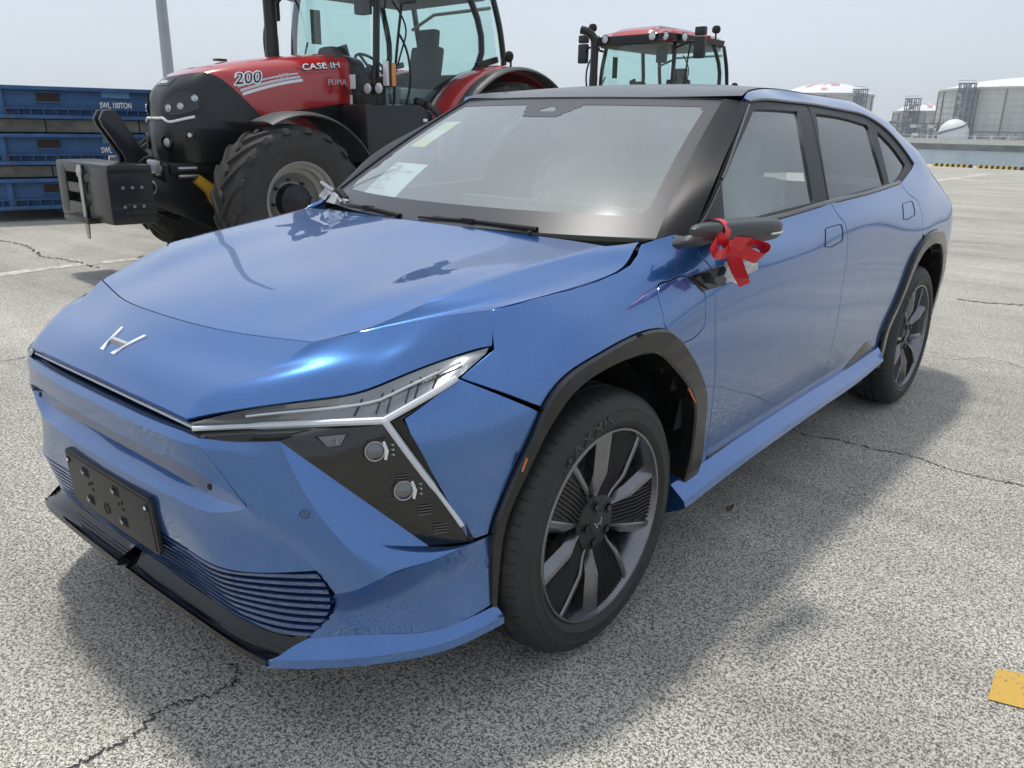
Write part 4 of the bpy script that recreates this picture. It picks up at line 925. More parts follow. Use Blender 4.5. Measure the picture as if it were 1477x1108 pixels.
# blue blade at the bumper corner
bl_in = [(.628, -.866, .262), (.66, -.789, .296), (.76, -.655, .288), (.84, -.525, .275), (.892, -.392, .296)]
bl_out = [(0.608,-0.879,0.264), (0.711,-0.777,0.258), (0.793,-0.661,0.250), (0.862,-0.535,0.250), (0.909,-0.381,0.268)]
bl_o2 = [(p[0]+.001, p[1], p[2]-.022) for p in bl_out]; bl_u = [(p[0]-.05, p[1]+.05, p[2]-.03) for p in bl_out]
mb = MB(); mb.grid(loft([bl_in, bl_out, bl_o2, bl_u], 30, 9, (1, 2)), 'blue'); e = [bl_in[-1], bl_out[-1], bl_o2[-1], bl_u[-1], (.80, -.34, .25)]
mb.add(e, [(0, 1, 2, 3, 4)], 'blue'); o = mb.build('corner_blade', car, angle=25); link('corner_blade', o.data, car).scale.x = -1
mb = MB(); mb.box((0, -.45, .245), (1.1, .8, .03), 'inner'); mb.build('undertray', car)
# ---------------- headlamps
E0 = (.735, -.600, .802); A0 = (.797, -.429, .878)
arm_top = cr([(.44, -.898, .803), (.53, -.820, .834), (.64, -.678, .850), (.675, -.620, .857), (.708, -.545, .878), (.762, -.362, .915), (.800, -.326, .930)], 30)
arm_bot = np.concatenate([cr([(.445, -.897, .790), E0], 18)[:-1], cr([E0, (.768, -.513, .839), A0, (.804, -.345, .917)], 13)])
mb = MB(); mb.grid([arm_top, (arm_top*.5+arm_bot*.5)+np.array((-.004, .004, -.004)), arm_bot], 'lampgrey'); 
M['lampgrey'] = mat('lamp_grey', (.22, .23, .24), .16, .5, 1, .5, .01)
for side_ in (1,):
    pass
tri_top = cr([(.445, -.897, .788), (.733, -.600, .799)], 26)
tri_bot = np.concatenate([cr([(.455, -.902, .777), (.56, -.866, .782), (.634, -.806, .786)], 11)[:-1], cr([(.634, -.806, .786), (.798, -.531, .485)], 16)])
tri_r = cr([(.733, -.600, .799), (.80, -.520, .65), (.855, -.458, .487)], 16)
lamp = mb.build('headlight', car, mirror=False, angle=60)
lamp2 = link('headlight', lamp.data, car); lamp2.scale.x = -1
M['bead_l'] = mat('hatch_grey', (.12, .12, .12), .3)
M['lensd'] = mat('dark_crystal', (.05, .055, .06), .03, .2, 1)
M['lensd'].node_tree.nodes['Principled BSDF'].inputs['Coat IOR'].default_value = 2.0
def lampart(name, mb, angle=40):
    o = mb.build(name, lamp, angle=angle); link(name, o.data, lamp2); return o
mb = MB(); Gt = coons(tri_top, tri_bot, cr([tri_top[0], tri_bot[0]], 16), cr([tri_top[-1], (.80, -.52, .65), (.855, -.458, .487)], 16)) if False else None
# lower lens: fan from the top edge to the foot
left_e = [np.array(p) for p in tri_bot]; right_e = [np.array(p) for p in list(cr([tri_top[0], tri_top[-1]], 15))[:-1]+list(cr([tri_top[-1], (.775, -.548, .70), (.818, -.497, .60), (.857, -.457, .486)], 12))]
Gt = [[l*(1-t)+r*t for t in np.linspace(0, 1, 12)] for l, r in zip(left_e, right_e)]
mb.grid(Gt, 'lampd'); lampart('lamp_lens', mb, 50)
# black border beside the light guide
rim_o = cr([(.763, -.572, .806), (.795, -.520, .70), (.838, -.478, .59), (.868, -.448, .486)], 16); rim_i = cr([(.733, -.600, .799), (.775, -.548, .70), (.818, -.497, .60), (.857, -.457, .486)], 16)
mb = MB(); mb.grid([rim_i, rim_o, [p+np.array((-.01, .02, 0)) for p in rim_o]], 'gloss_black')
arm_o = cr([(.763, -.572, .806), (.785, -.50, .842), (.799, -.429, .878), (.808, -.335, .925)], 16); arm_i = cr([E0, (.770, -.515, .835), A0, (.804, -.345, .917)], 16)
mb.grid([arm_i, arm_o, [p+np.array((-.01, .01, -.02)) for p in arm_o]], 'gloss_black'); lampart('lamp_border', mb)
off = np.array((.005, -.005, .004))
mb = MB(); mb.tube([tuple(p+off*.6) for p in arm_bot[:-4]], [.0060]*6+[.0085]*(len(arm_bot)-10), 'drl', 8); lampart('light_guide', mb)
mb = MB(); dr = cr([E0, (.775, -.550, .70), (.818, -.500, .60), (.848, -.468, .53)], 16); mb.tube([tuple(p+off) for p in dr], [.0085]*10+[.006]*6, 'drl', 8); lampart('light_guide', mb)
mb = MB(); mb.tube([tuple(p*.62+q_*.38+off*.3) for p, q_ in zip(arm_top[5:-3], arm_bot[5:-3])], .0035, 'silver', 6); lampart('light_guide', mb)
for t in np.linspace(.58, .84, 6):
    i = int(t*29); mb = MB(); a, b = arm_top[i], arm_bot[max(i-2, 0)]; mb.tube([tuple(a*.75+b*.25+off*.2), tuple(a*.2+b*.8+off*.2)], .0022, 'lampd', 6); lampart('lamp_fin', mb)
def projector(c, nn, w_, h_, up):
    """a crystal lens in a dark bezel with a bright side blade"""
    c = Vector(c); nn = Vector(nn).normalized(); r_ = nn.cross(Vector(up)).normalized()*-1; u_ = r_.cross(nn)*-1
    u_ = Vector(up).normalized(); r_ = u_.cross(nn).normalized()
    mb = MB(); mb.prism([(-w_, -h_*.6), (-w_*.5, -h_), (w_*.9, -h_), (w_*1.2, 0), (w_*.9, h_), (-w_*.7, h_), (-w_*1.1, h_*.3)], c-nn*.001, r_, u_, .0045, 'satin'); lampart('lamp_bezel', mb)
    mb = MB(); mb.lathe([(.0, w_*.80), (.004, w_*.74), (.009, w_*.5), (.011, w_*.2), (.011, .0005)], c+nn*.004-r_*w_*.15, nn, 'lensd', 20); o = lampart('projector', mb, 15); mb = MB(); mb.lathe([(.001, w_*.86), (.006, w_*.84), (.006, w_*.76), (.001, w_*.74)], c+nn*.004-r_*w_*.15, nn, 'steel', 20); lampart('lamp_ring', mb)
    mb = MB(); mb.prism([(w_*.55, -h_*.8), (w_*.78, -h_*.9), (w_*1.0, -.1*h_), (w_*.72, h_*.8), (w_*.5, h_*.75), (w_*.72, 0)], c+nn*.004, r_, u_, .005, 'chrome'); lampart('lamp_blade', mb)
    for k in range(3):
        mb = MB(); mb.box(c+r_*w_*(1.35)+u_*h_*(-.5+.45*k)+nn*.002, (.008, .004, .004), 'silver'); lampart('lamp_fin', mb)
nl = Vector(np.cross(np.array(Gt[14][8])-np.array(Gt[14][2]), np.array(Gt[20][5])-np.array(Gt[8][5]))).normalized()
if nl.y > 0: nl = -nl
def onlamp(i, j): return Gt[i][j]
def lamp_at(px):
    """(x, y, z) on the lens, by bilinear place"""
    return px
upv = Vector((0, 0, 1)); upv = (upv-nl*upv.dot(nl)).normalized()
for frac, w_ in ((((0.735,-0.626,0.738)), .027), (((0.765,-0.573,0.635)), .027)):
    P_ = Vector(frac); q0 = min((Vector(p) for r in Gt for p in r), key=lambda v: (v-P_).length)
    dist = (P_-q0).dot(nl); c = P_-nl*dist if (P_-nl*dist-q0).length < .06 else q0
    projector(c+nl*.002, nl, w_, w_*.95, upv)
cc = Vector((0.665,-0.694,0.766)); q0 = min((Vector(p) for r in Gt for p in r), key=lambda v: (v-cc).length); cc = cc-nl*(cc-q0).dot(nl)
mb = MB(); r_ = upv.cross(nl).normalized(); mb.prism([(-.030, .012), (-.012, -.012), (.016, -.012), (.030, .012)], cc+nl*.003, r_, upv, .004, 'lensd'); mb.box(cc+nl*.008+upv*.002, (.03, .003, .006), 'steel'); mb.prism([(-.036, .015), (-.014, -.016), (.019, -.016), (.036, .015)], cc+nl*.001, r_, upv, .003, 'satin'); lampart('projector', mb)
for (px, n_l) in (((0.775,-0.579,0.668), 4), ((0.790,-0.534,0.601), 4), ((0.810,-0.510,0.545), 4)):      # fine hatch marks moulded in the lens
    q0 = min((Vector(p) for r in Gt for p in r), key=lambda v: (v-Vector(px)).length)
    for k in range(n_l): mb = MB(); a_ = q0+nl*.003-upv*.007*k; mb.tube([a_-r_*.016, a_+r_*.018], .0011, 'bead_l', 4); lampart('lamp_fin', mb)
# ---------------- number plate holder
def plate():
    mb = MB(); pz0, pz1 = .404, .564; y0, y1 = -.915, -.925; dv = Vector((0, y1-y0, pz1-pz0)).normalized(); o_ = Vector((0, y0, pz0)); H = (Vector((0, y1, pz1))-o_).length
    c = .012; W_ = .246
    ol = [(-W_+c, 0), (W_-c, 0), (W_, c), (W_, H-c), (W_-c, H), (-W_+c, H), (-W_, H-c), (-W_, c)]
    mb.prism(ol, o_+Vector((0, .014, 0)), (1, 0, 0), dv, .014, 'satin'); pl = mb.build('plate_holder', car, bevel=.003)
    fr_n = Vector((1, 0, 0)).cross(dv)
    def pt(u_, v_, h=0): return o_+Vector((u_, 0, 0))+dv*v_+fr_n*h
    mb = MB(); mb.prism([(-W_+.012, .010), (W_-.012, .010), (W_-.012, H-.010), (-W_+.012, H-.010)], pt(0, 0, 0), (1, 0, 0), dv, .0022, 'satin'); mb.build('face_plate', pl, bevel=.001)
    for u_, v_ in ((-.222, H-.03), (.222, H-.03)):
        mb = MB(); mb.lathe([(0, .009), (.003, .009), (.003, .0005)], pt(u_, v_, .002), fr_n, 'matte', 14); mb.lathe([(.003, .0055), (.005, .004), (.005, .0005)], pt(u_, v_, .002), fr_n, 'logo', 12); mb.build('screw', pl)
    for u_, v_ in ((-.115, H-.038), (.060, H-.038), (-.115, .040), (.078, .040)):
        mb = MB(); mb.prism([(-.016, -.013), (.016, -.013), (.016, .013), (-.016, .013)], pt(u_, v_, .0026), (1, 0, 0), dv, .0004, 'inner'); mb.build('slot', pl)
        mb = MB()
        for k in range(2): mb.box(pt(u_-.012+.006*k, v_+.002*(-1)**k, .006), (.004, .006, .013), 'steel')
        mb.box(pt(u_-.006, v_, .007), (.016, .004, .004), 'steel'); mb.build('clip', pl)
    mb = MB(); mb.lathe([(0, .016), (.002, .016), (.002, .012), (.0005, .010)], pt(-.02, .045, .0022), fr_n, 'matte', 20); mb.build('boss', pl)
    mb = MB()
    for u_, v_ in ((-.09, .098), (-.09, .078), (.085, .098), (.085, .078), (-.11, .088), (.065, .088)): mb.box(pt(u_, v_, .0025), (.007, .002, .008), 'inner')
    mb.build('slot', pl)
plate()
def disc_sensor(p, nn, r=.0145):
    mb = MB(); mb.lathe([(-.004, r), (.0015, r), (.0022, r*.80), (.0010, r*.74)], p, nn, 'blue', 24); mb.lathe([(.0010, r*.72), (.0016, r*.68), (.0016, .0005)], p, nn, 'slat_shade_blue', 24); o = mb.build('parking_sensor', car)
    o2 = link('parking_sensor', o.data, car); o2.scale.x = -1
from mathutils.bvhtree import BVHTree
bump = [o for o in bpy.data.objects if o.name == 'front_bumper'][0]
bv = BVHTree.FromPolygons([v.co for v in bump.data.vertices], [list(p.vertices) for p in bump.data.polygons])
for tgt in ((0.720,-0.813,0.647), (0.875,-0.399,0.412)):
    o_ = cam_o.location.copy(); h = bv.ray_cast(o_, (Vector(tgt)-o_).normalized())
    if h[0] is not None: nn = h[1] if h[1].dot(o_-h[0]) > 0 else -h[1]; disc_sensor(h[0], nn)
for x, z in ((.47, .655), (-.47, .655)):
    mb = MB(); mb.lathe([(0, .008), (.003, .008), (.003, .0005)], (x, -.885, z), (0, -1, .1), 'matte', 14); mb.build('parking_sensor', car)
# ---------------- windscreen, roof, pillars
def ws_pt(u_, t):
    """u_ -1..1 across, t 0 foot .. 1 head"""
    a = abs(u_); xe = .815-.172*t-.006*math.sin(PI*t); yc = .235+.760*t; ye = .440+.680*t; zc = 1.113+.424*t+.020*math.sin(PI*t); ze = 1.120+.412*t+.018*math.sin(PI*t)
    k = a**2.2; return np.array((u_*xe, yc+(ye-yc)*k, zc+(ze-zc)*k+.012*math.sin(PI*t)*(1-k)*.5))
def ws_grid(u0, u1, t0, t1, n_, m, off=0):
    G_ = []
    for u_ in np.linspace(u0, u1, n_):
        r = []
        for t in np.linspace(t0, t1, m):
            p = ws_pt(u_, t); e = .01; nn = np.cross(ws_pt(u_+e, t)-ws_pt(u_-e, t), ws_pt(u_, t+e)-ws_pt(u_, t-e)); nn /= np.linalg.norm(nn); r.append(p+nn*off)
        G_.append(r)
    return G_
mb = MB(); mb.grid(ws_grid(-.975, .975, .0, 1, 60, 30), 'glass_ws'); wsc = mb.build('windscreen', car, angle=80)
# printed black border on its inner face: a frame with a rounded opening and a sensor field
def frit():
    nu, nt_ = 120, 70; mb = MB(); op = lambda u_, t: False
    U = np.linspace(-.975, .975, nu); T = np.linspace(0, 1, nt_)
    def open_(u_, t):
        ue = .905; tb, tt = .120, .925; r = .055
        du = abs(u_)-(ue-r*1.0); dt = max((tb+r)-t, t-(tt-r*.7))
        if abs(u_) > ue or t < tb or t > tt: return False
        if du > 0 and dt > 0 and (du/r)**2+(dt/(r*.9))**2 > 1: return False
        w_ = .105+.09*(t-.80)/.12
        if t > .795 and abs(u_) < .115+.10*(t-.795)/.13:
            if .855 < t < .915 and abs(u_) < .07*(1-(t-.855)/.06*.75): return True
            return False
        return True
    for i in range(nu-1):
        for j in range(nt_-1):
            if not open_((U[i]+U[i+1])/2, (T[j]+T[j+1])/2):
                mb.add([ws_pt(U[a], T[b])+np.array((0, -.0006, .0010)) for a, b in ((i, j), (i+1, j), (i+1, j+1), (i, j+1))], [(0, 1, 2, 3)], 'frit')
    return mb
frit().build('windscreen_border', car, angle=80)
# A pillars
def pillar():
    n_ = 30; W = [ws_pt(.972, t)+np.array((.002, -.001, .0)) for t in np.linspace(-.02, 1.0, n_)]
    dch = cr([(0.528,1.135), (0.580,1.189), (0.717,1.302), (0.914,1.405), (1.161,1.529)], n_)
    D = [np.array([F(y, z), y, z]) for y, z in dch]; rows = [[p+np.array((-.012, .012, -.012)) for p in W], [p+np.array((.004, -.006, .006)) for p in W]]
    md = [a*.72+b*.28+np.array((.010, -.009, .003)) for a, b in zip(W, D)]; md2 = [a*.35+b*.65+np.array((.009, -.006, .001)) for a, b in zip(W, D)]
    rows += [md, md2, [p+np.array((.0, -.002, 0)) for p in D], [p+np.array((-.03, .0, 0)) for p in D]]
    G_ = loft([[tuple(p) for p in r[::3]]+[tuple(r[-1])] for r in rows], 30, 16, (1, 4))
    mb = MB(); mb.grid(G_, 'pillar'); o = mb.build('windscreen_pillar', car, angle=40); o2 = link('windscreen_pillar', o.data, car); o2.scale.x = -1
pillar()
# roof: black centre between the blue rails
def zc_roof(y): return float(_natural([.99, 1.2, 1.5, 1.9, 2.4, 2.9, 3.3, 3.65, 3.85], np.array([1.540, 1.582, 1.612, 1.628, 1.620, 1.573, 1.485, 1.315, 1.16]), np.array([y]))[0])
TZ = np.array(TOPZ); 
def rail_top(y): z = float(np.interp(y, TZ[:, 0], TZ[:, 1])); return np.array([F(y, z), y, z])
def roof():
    rows = []
    for y in np.linspace(0, 1, 50):
        r = []; 
        for a in np.linspace(0, 1, 22):
            ye = 1.135+(3.80-1.135)*y; yc = .995+(3.86-.995)*y; e = rail_top(ye)+np.array((-.003, 0, .001)); k = a*a
            yy = yc+(ye-yc)*k; zc = zc_roof(yc); sh = 1-(1-a)**1; r.append((e[0]*a, yy, zc+(e[2]-zc)*a**2.4))
        rows.append(r)
    mb = MB(); mb.grid(rows, 'roofblk'); mb.build('roof', car, mirror=True, angle=60, weld=1e-4)
roof()
# upper edge strip where pillar meets roof
hd = [tuple(ws_pt(u_, 1.0)+np.array((0, .004, .002))) for u_ in np.linspace(-.97, .97, 40)]
mb = MB(); mb.tube(hd, .006, 'matte', 6); mb.build('windscreen_seal', car)
# blue upper end of the A pillar (front of the rail)
# tail
def tail():
    mb = MB(); rows = []
    for z in np.linspace(.35, 1.10, 20):
        xe = F(3.84, z); rows.append([(xe, 3.845, z), (xe-.10, 3.885, z), (xe*.5, 3.915, z), (0, 3.925, z)])
    mb.grid(loft(rows, 20, 20), 'blue'); mb.build('rear_bumper', car, mirror=True, fix=False)
    mb = MB(); P = [(F(3.80, 1.06)+.004, 3.80, 1.055), (F(3.84, 1.06)-.004, 3.850, 1.058), (.5, 3.895, 1.065), (0, 3.91, 1.065)]
    mb.grid([cr([(p[0]+.002, p[1]+.006, p[2]+.028) for p in P], 20), cr([(p[0]+.008, p[1]+.012, p[2]) for p in P], 20), cr([(p[0]+.002, p[1]+.006, p[2]-.03) for p in P], 20)], 'taill'); mb.build('tail_lamp', car, mirror=True)
M['taill'] = mat('tail_lamp_red', (.25, .01, .012), .1, 0, 1)
tail()
# wiper arm and cowl
def wiper(x0, x1, t0, t1, nm='wiper'):
    mb = MB(); a = ws_pt(x0, t0)+np.array((0, -.006, .008)); b = ws_pt(x1, t1)+np.array((0, -.004, .008)); md = a*.45+b*.55+np.array((0, -.003, .006))
    mb.tube([a+np.array((-.02, -.02, -.01)), a, md], [.008, .0085, .006], 'matte', 8); mb.tube([md+np.array((-.16, -.0, .0)), md, b], [.004, .006, .004], 'matte', 6); mb.box(md, (.05, .014, .014), 'matte'); mb.build(nm, car)
wiper(.55, -.05, .006, .012); wiper(-.16, -.66, .006, .012)
# ---------------- door mirror
def mirror(sg):
    t = MB(); x0 = .885; bx = [(-.0, 0)]
    # housing: pointed block, seen from the front left
    G_ = []
    c = Vector((1.005, .47, 1.148))
    secs = [(.385, .010, .014), (.42, .024, .026), (.50, .040, .031), (.60, .050, .034), (.68, .052, .034), (.735, .046, .031), (.765, .030, .024), (.775, .010, .012)]     # folded back along the door
    for yy, rx, rz in secs:
        r = []; xc = .935+(yy-.4)*.20; zc = 1.150-(yy-.4)*.012
        for k in range(24):
            a = 2*PI*k/24; s_ = math.sin(a); co = math.cos(a)
            r.append((sg*(xc+rx*math.copysign(abs(co)**.6, co)), yy, zc+rz*math.copysign(abs(s_)**(.5 if s_ > 0 else .8), s_)*(1 if s_ > 0 else 1.1)))
        r.append(r[0]); G_.append(r)
    t.grid(loft([[tuple(p) for p in r] for r in G_], 40, 24), 'satinm'); t.add([G_[0][k] for k in range(24)], [tuple(range(24))], 'satinm'); t.add([G_[-1][k] for k in range(24)], [tuple(range(24))], 'satinm')
    o = t.build('mirror', car, angle=40)
    mb = MB(); mb.grid(loft([[(sg*.872, .40, 1.140), (sg*.93, .38, 1.146), (sg*.95, .44, 1.16)], [(sg*.885, .36, 1.118), (sg*.935, .37, 1.128), (sg*.965, .44, 1.135)], [(sg*.882, .40, 1.100), (sg*.93, .41, 1.110), (sg*.955, .46, 1.118)]], 8, 6), 'satinm'); mb.build('mirror_foot', o)
    mb = MB(); mb.box((sg*.945, .62, 1.145), (.004, .18, .050), 'chrome', Matrix.Rotation(-.2, 3, 'Z'), bev=.001); mb.build('mirror_glass', o)
    mb = MB(); mb.tube([(sg*1.050, .66, 1.138), (sg*1.056, .72, 1.138), (sg*1.040, .765, 1.138)], .0035, 'silver', 8); mb.build('side_indicator', o)
M['satinm'] = mat('mirror_shell', (.055, .06, .062), .35, bump=(300, .05))
mirror(1)
# ---------------- cabin
mb = MB(); mb.grid(loft([[(-.70, .46, 1.09), (0, .36, 1.10), (.70, .46, 1.09)], [(-.70, .70, 1.085), (0, .62, 1.10), (.70, .70, 1.085)], [(-.70, .86, 1.04), (0, .84, 1.06), (.70, .86, 1.04)], [(-.70, .90, .85), (0, .88, .85), (.70, .90, .85)]], 30, 14), 'dashm')
M['dashm'] = mat('dashboard_grey', (.16, .175, .18), .5); mb.build('dashboard', car)
mb = MB(); mb.box((.12, .80, 1.11), (.95, .04, .10), 'dash', bev=.012); mb.build('display', car)
for x in (-.38, .38):
    mb = MB(); mb.box((x, 1.42, .62), (.50, .52, .16), 'seat', bev=.05); mb.build('seat_cushion', car)
    mb = MB(); mb.box((x, 1.66, .93), (.50, .14, .64), 'seat', Matrix.Rotation(-.28, 3, 'X'), bev=.06); mb.build('seat_back', car)
    mb = MB(); mb.box((x, 1.77, 1.30), (.27, .10, .17), 'seat', Matrix.Rotation(-.22, 3, 'X'), bev=.045); mb.build('headrest', car)
    # crinkled clear cover over the seat
    rnd = random.Random(int(x*100)); Gf = []
    for i in range(22):
        r = []
        for j in range(26):
            u_ = -.29+.58*i/21; t = j/25; z = .66+.76*t; y = 1.50+.30*t-.03*math.sin(PI*t)+rnd.uniform(-.014, .014)+.018*math.sin(i*1.9+j*.25); r.append((x+u_*(1-.35*max(0, t-.7)/.3), y, z))
        Gf.append(r)
    mb = MB(); mb.grid(Gf, 'plastic_film'); mb.build('seat_cover', car, angle=180)
mb = MB(); mb.box((0, 2.62, .85), (1.25, .16, .62), 'seat', Matrix.Rotation(-.25, 3, 'X'), bev=.06); mb.box((0, 2.35, .60), (1.25, .5, .16), 'seat', bev=.05); mb.build('rear_bench', car)
mb = MB(); c = Vector((.38, .99, 1.02)); ax = Vector((0, .93, -.38)).normalized()
mb.lathe([(.018*math.cos(a), .178+.018*math.sin(a)) for a in np.linspace(0, 2*PI, 10, endpoint=False)], c, ax, 'dash', 36, closed=True)
u1, v1 = frame_of(ax)
for a in (0, PI, 1.5*PI): mb.tube([c, c+(u1*math.cos(a)+v1*math.sin(a))*.175], .014, 'dash', 8)
mb.lathe([(-.02, .06), (-.03, .04), (-.03, .001)], c, ax, 'dash', 20); mb.build('steering_wheel', car)
mb = MB(); mb.box((0, 1.06, 1.42), (.20, .03, .06), 'dash', bev=.01); mb.build('inside_mirror', car)
mb = MB(); mb.grid([[(x, y, zc_roof(min(max(y, 1.0), 3.8))-.05-.09*(x/.6)**2) for x in np.linspace(-.58, .58, 12)] for y in np.linspace(1.05, 3.3, 16)], 'cabin_light'); mb.build('headliner', car, fix=False)
# ---------------- wheels
def wheel(yc, sg, steer=0.):
    """spins about x; outer face towards +x locally"""
    wm = MB()
    t = MB(); R = .383; ro = .281
    prof = [(-.022, ro-.004), (.002, ro+.002), (.010, ro+.012), (.013, .300), (.0145, .302), (.0145, .304), (.0125, .306), (.0115, .330), (.0125, .3315), (.0125, .333), (.0095, .335), (.004, .350), (-.010, .368), (-.026, .3765), (-.044, .3800)]
    for g0 in (-.075, -.115, -.160):
        prof += [(g0+.006, .3825), (g0+.0055, .3755), (g0-.0055, .3755), (g0-.006, .3825)]
    prof += [(-.216, .3795), (-.236, .366), (-.250, .33), (-.245, .29), (-.235, .262)]
    t.lathe(prof, (0, 0, 0), (1, 0, 0), 'tyre', 120)
    rnd = random.Random(1)
    tyre = None
    sp = MB()
    for k in range(72):                 # shoulder sipes and blocks
        a = 2*PI*k/72; rr = .3795
        for x0, x1 in ((-.012, -.066),):
            rad = Vector((0, math.cos(a), math.sin(a))); tan = Vector((0, -math.sin(a), math.cos(a)))
            P = [Vector((-.010, 0, 0))+rad*.3686, Vector((-.026, 0, 0))+rad*.3772, Vector((-.069, 0, 0))+rad*.3826]
            vs = []
            for p in P: vs += [p-tan*.0024, p+tan*.0024]
            sp.add(vs, [(0, 1, 3, 2), (2, 3, 5, 4)], 'matte')
    hub = empty('w', (0, 0, 0), None, None) if False else None
    tyre = t.build('tyre', car, angle=28)
    s_o = sp.build('tread_sipes', tyre, fix=False); s_o['kind'] = 'stuff'
    # raised lettering on the sidewall
    def ring_text(body, a_mid, size, r0, flip=False, xs=1.0):
        cu = MB(); 
        def warp(x, y, z):
            a = a_mid-(x/r0); rr = r0+y
            xo = .0135-.9*max(0, rr-.325)**1.35+z+.0008
            return Vector((xo, -rr*math.sin(a-PI/2)*-1 if False else rr*math.cos(a), rr*math.sin(a)))
        text_mb(cu, body, size, (0, 0, 0), (1, 0, 0), (0, 1, 0), .0012, 'lettm', align='CENTER', warp=warp, bold=size*.015, xscale=xs); return cu
    # upper left of the tyre as the photo shows it: +y is to the rear, so the text runs backwards in angle
    lt = ring_text('MAXXIS', PI/2+.12, .044, .303, xs=1.45); lt.build('lettering', tyre, angle=180)
    lt = ring_text('265/45R21', PI*1.5+.35, .020, .298, xs=1.2); lt.build('lettering', tyre, angle=180)
    
    r = MB(); r.lathe([(-.012, ro-.010), (.002, ro+.001), (.006, ro-.002), (.005, ro-.008), (-.010, ro-.014), (-.030, ro-.022), (-.070, ro-.034), (-.215, ro-.040), (-.235, ro-.008)], (0, 0, 0), (1, 0, 0), 'alloy', 96)
    rim = r.build('rim', car, angle=30)
    r = MB(); r.lathe([(-.034, .085), (-.026, .080), (-.022, .060), (-.022, .036), (-.019, .034), (-.018, .030), (-.018, .0005)], (0, 0, 0), (1, 0, 0), 'alloy_d', 40); r.lathe([(-.034, .085), (-.10, .075)], (0, 0, 0), (1, 0, 0), 'alloy_d', 40); r.build('hub', rim, angle=30)
    for k in range(5):
        a0 = math.radians(90+36)+2*PI*k/5
        for s_ in (-1, 1):
            # spoke: from hub to rim, leaning away from the fan panel's middle
            path = [(.055, .30), (.095, .285), (.145, .275), (.175, .30), (.225, .300), (ro-.008, .305)]
            path = [(.060, .50), (.10, .355), (.145, .315), (.155, .31), (.235, .290), (ro-.009, .280)]
            A = []; wdt = [.012, .017, .029, .031, .036, .037]; xs_ = [-.030, -.022, -.006, -.004, -.003, -.004]
            rows = []
            for (rr, da), wd, xo in zip(path, wdt, xs_):
                a = a0+s_*da*1.0; rad = Vector((0, math.cos(a), math.sin(a))); tan = Vector((0, -math.sin(a), math.cos(a)))*s_
                c = rad*rr
                # from the panel side to the window side: ridge, then a broad bevel falling inwards
                rows.append([c-tan*wd*.10+Vector((xo-.030, 0, 0)), c-tan*wd*.10+Vector((xo-.004, 0, 0)), c+tan*wd*.02+Vector((xo, 0, 0)), c+tan*wd*.38+Vector((xo-.002, 0, 0)), c+tan*wd*.98+Vector((xo-.024, 0, 0)), c+tan*wd*1.0+Vector((xo-.055, 0, 0))])
            m_ = MB(); G_ = [[tuple(p) for p in q_] for q_ in zip(*rows)]
            m_.grid(G_, 'alloy'); m_.build('spoke', rim, angle=22)
        # ribbed fan panel
        m_ = MB(); NR = 13; rows = []
        for q_ in np.linspace(0, 1, 8):
            rr = .066+(ro-.012-.066)*q_; da = .46-(.46-.30)*min(1, q_*2.2)-.03*q_; xo = -.040+.026*min(1, q_*1.8)
            rows.append((rr, da, xo))
        G_ = []
        for rr, da, xo in rows: G_.append([(xo, rr*math.cos(a0+da*t_), rr*math.sin(a0+da*t_)) for t_ in np.linspace(-1, 1, 7)])
        m_.grid(G_, 'alloy_d'); m_.build('fan_panel', rim, angle=60)
        for j in range(NR):
            tt = -1+2*(j+.5)/NR; m_ = MB(); P = []
            # ribs lie parallel to one spoke
            for rr, da, xo in rows:
                w_here = rr*da; off_ = tt*(ro*.27)
                if abs(off_) > w_here*.96: continue
                rad = Vector((0, math.cos(a0), math.sin(a0))); tan = Vector((0, -math.sin(a0), math.cos(a0))); dd = math.sqrt(max(rr*rr-off_*off_, 0)); P.append(rad*dd+tan*off_+Vector((xo+.004, 0, 0)))
            if len(P) > 1: m_.tube(P, .0026, 'alloy_d', 5); m_.build('fan_rib', rim)
        a = a0+PI/5; c = Vector((-.026, math.cos(a)*.056, math.sin(a)*.056))
        m_ = MB(); m_.lathe([(.004, .017), (.006, .0155), (-.004, .0145)], c, (1, 0, 0), 'alloy_d', 20); m_.lathe([(-.004, .0115), (.010, .0105), (.012, .008), (.012, .0005)], c, (1, 0, 0), 'gloss_black', 6); m_.build('wheel_nut', rim, angle=25)
    m_ = MB(); h_logo(m_, lambda x, y, h: Vector((-.0178+h, x, y)), .018, .0015, 'silver'); m_.build('centre_badge', rim)
    d = MB(); d.lathe([(-.115, .10), (-.105, .17), (-.135, .172), (-.14, .10)], (0, 0, 0), (1, 0, 0), 'disc', 48); d.lathe([(-.13, .10), (-.06, .09), (-.05, .07), (-.05, .0005)], (0, 0, 0), (1, 0, 0), 'satin', 30)
    disc = d.build('brake_disc', car)
    d = MB(); d.lathe([(-.16, .115), (-.085, .12), (-.075, .175), (-.09, .205), (-.16, .205)], (0, 0, 0), (1, 0, 0), 'silver', 14, a0=.3, a1=1.35); cal = d.build('brake_caliper', car)
    return [tyre, rim, disc, cal]
def place_tree(o, mtx, parent):
    """copies a part and its sub-parts"""
    c = o.copy(); COL.objects.link(c); c.parent = parent; return c
M['lettm'] = mat('sidewall_letter', (.036, .036, .037), .5)
proto = wheel(0, 1)
def kids(o): return [x for x in bpy.data.objects if x.parent == o]
X_OUT = .942
def place_wheel(parts, x, y, mir, spin, first):
    for p in parts:
        if first: c = p
        else:
            c = p.copy(); COL.objects.link(c)
            for ch in kids(p):
                d_ = ch.copy(); COL.objects.link(d_); d_.parent = c
        c.location = (x, y, .383)
        sp_ = spin if p in parts[:2] else 0
        c.rotation_euler = (sp_, 0, 0 if not mir else PI)
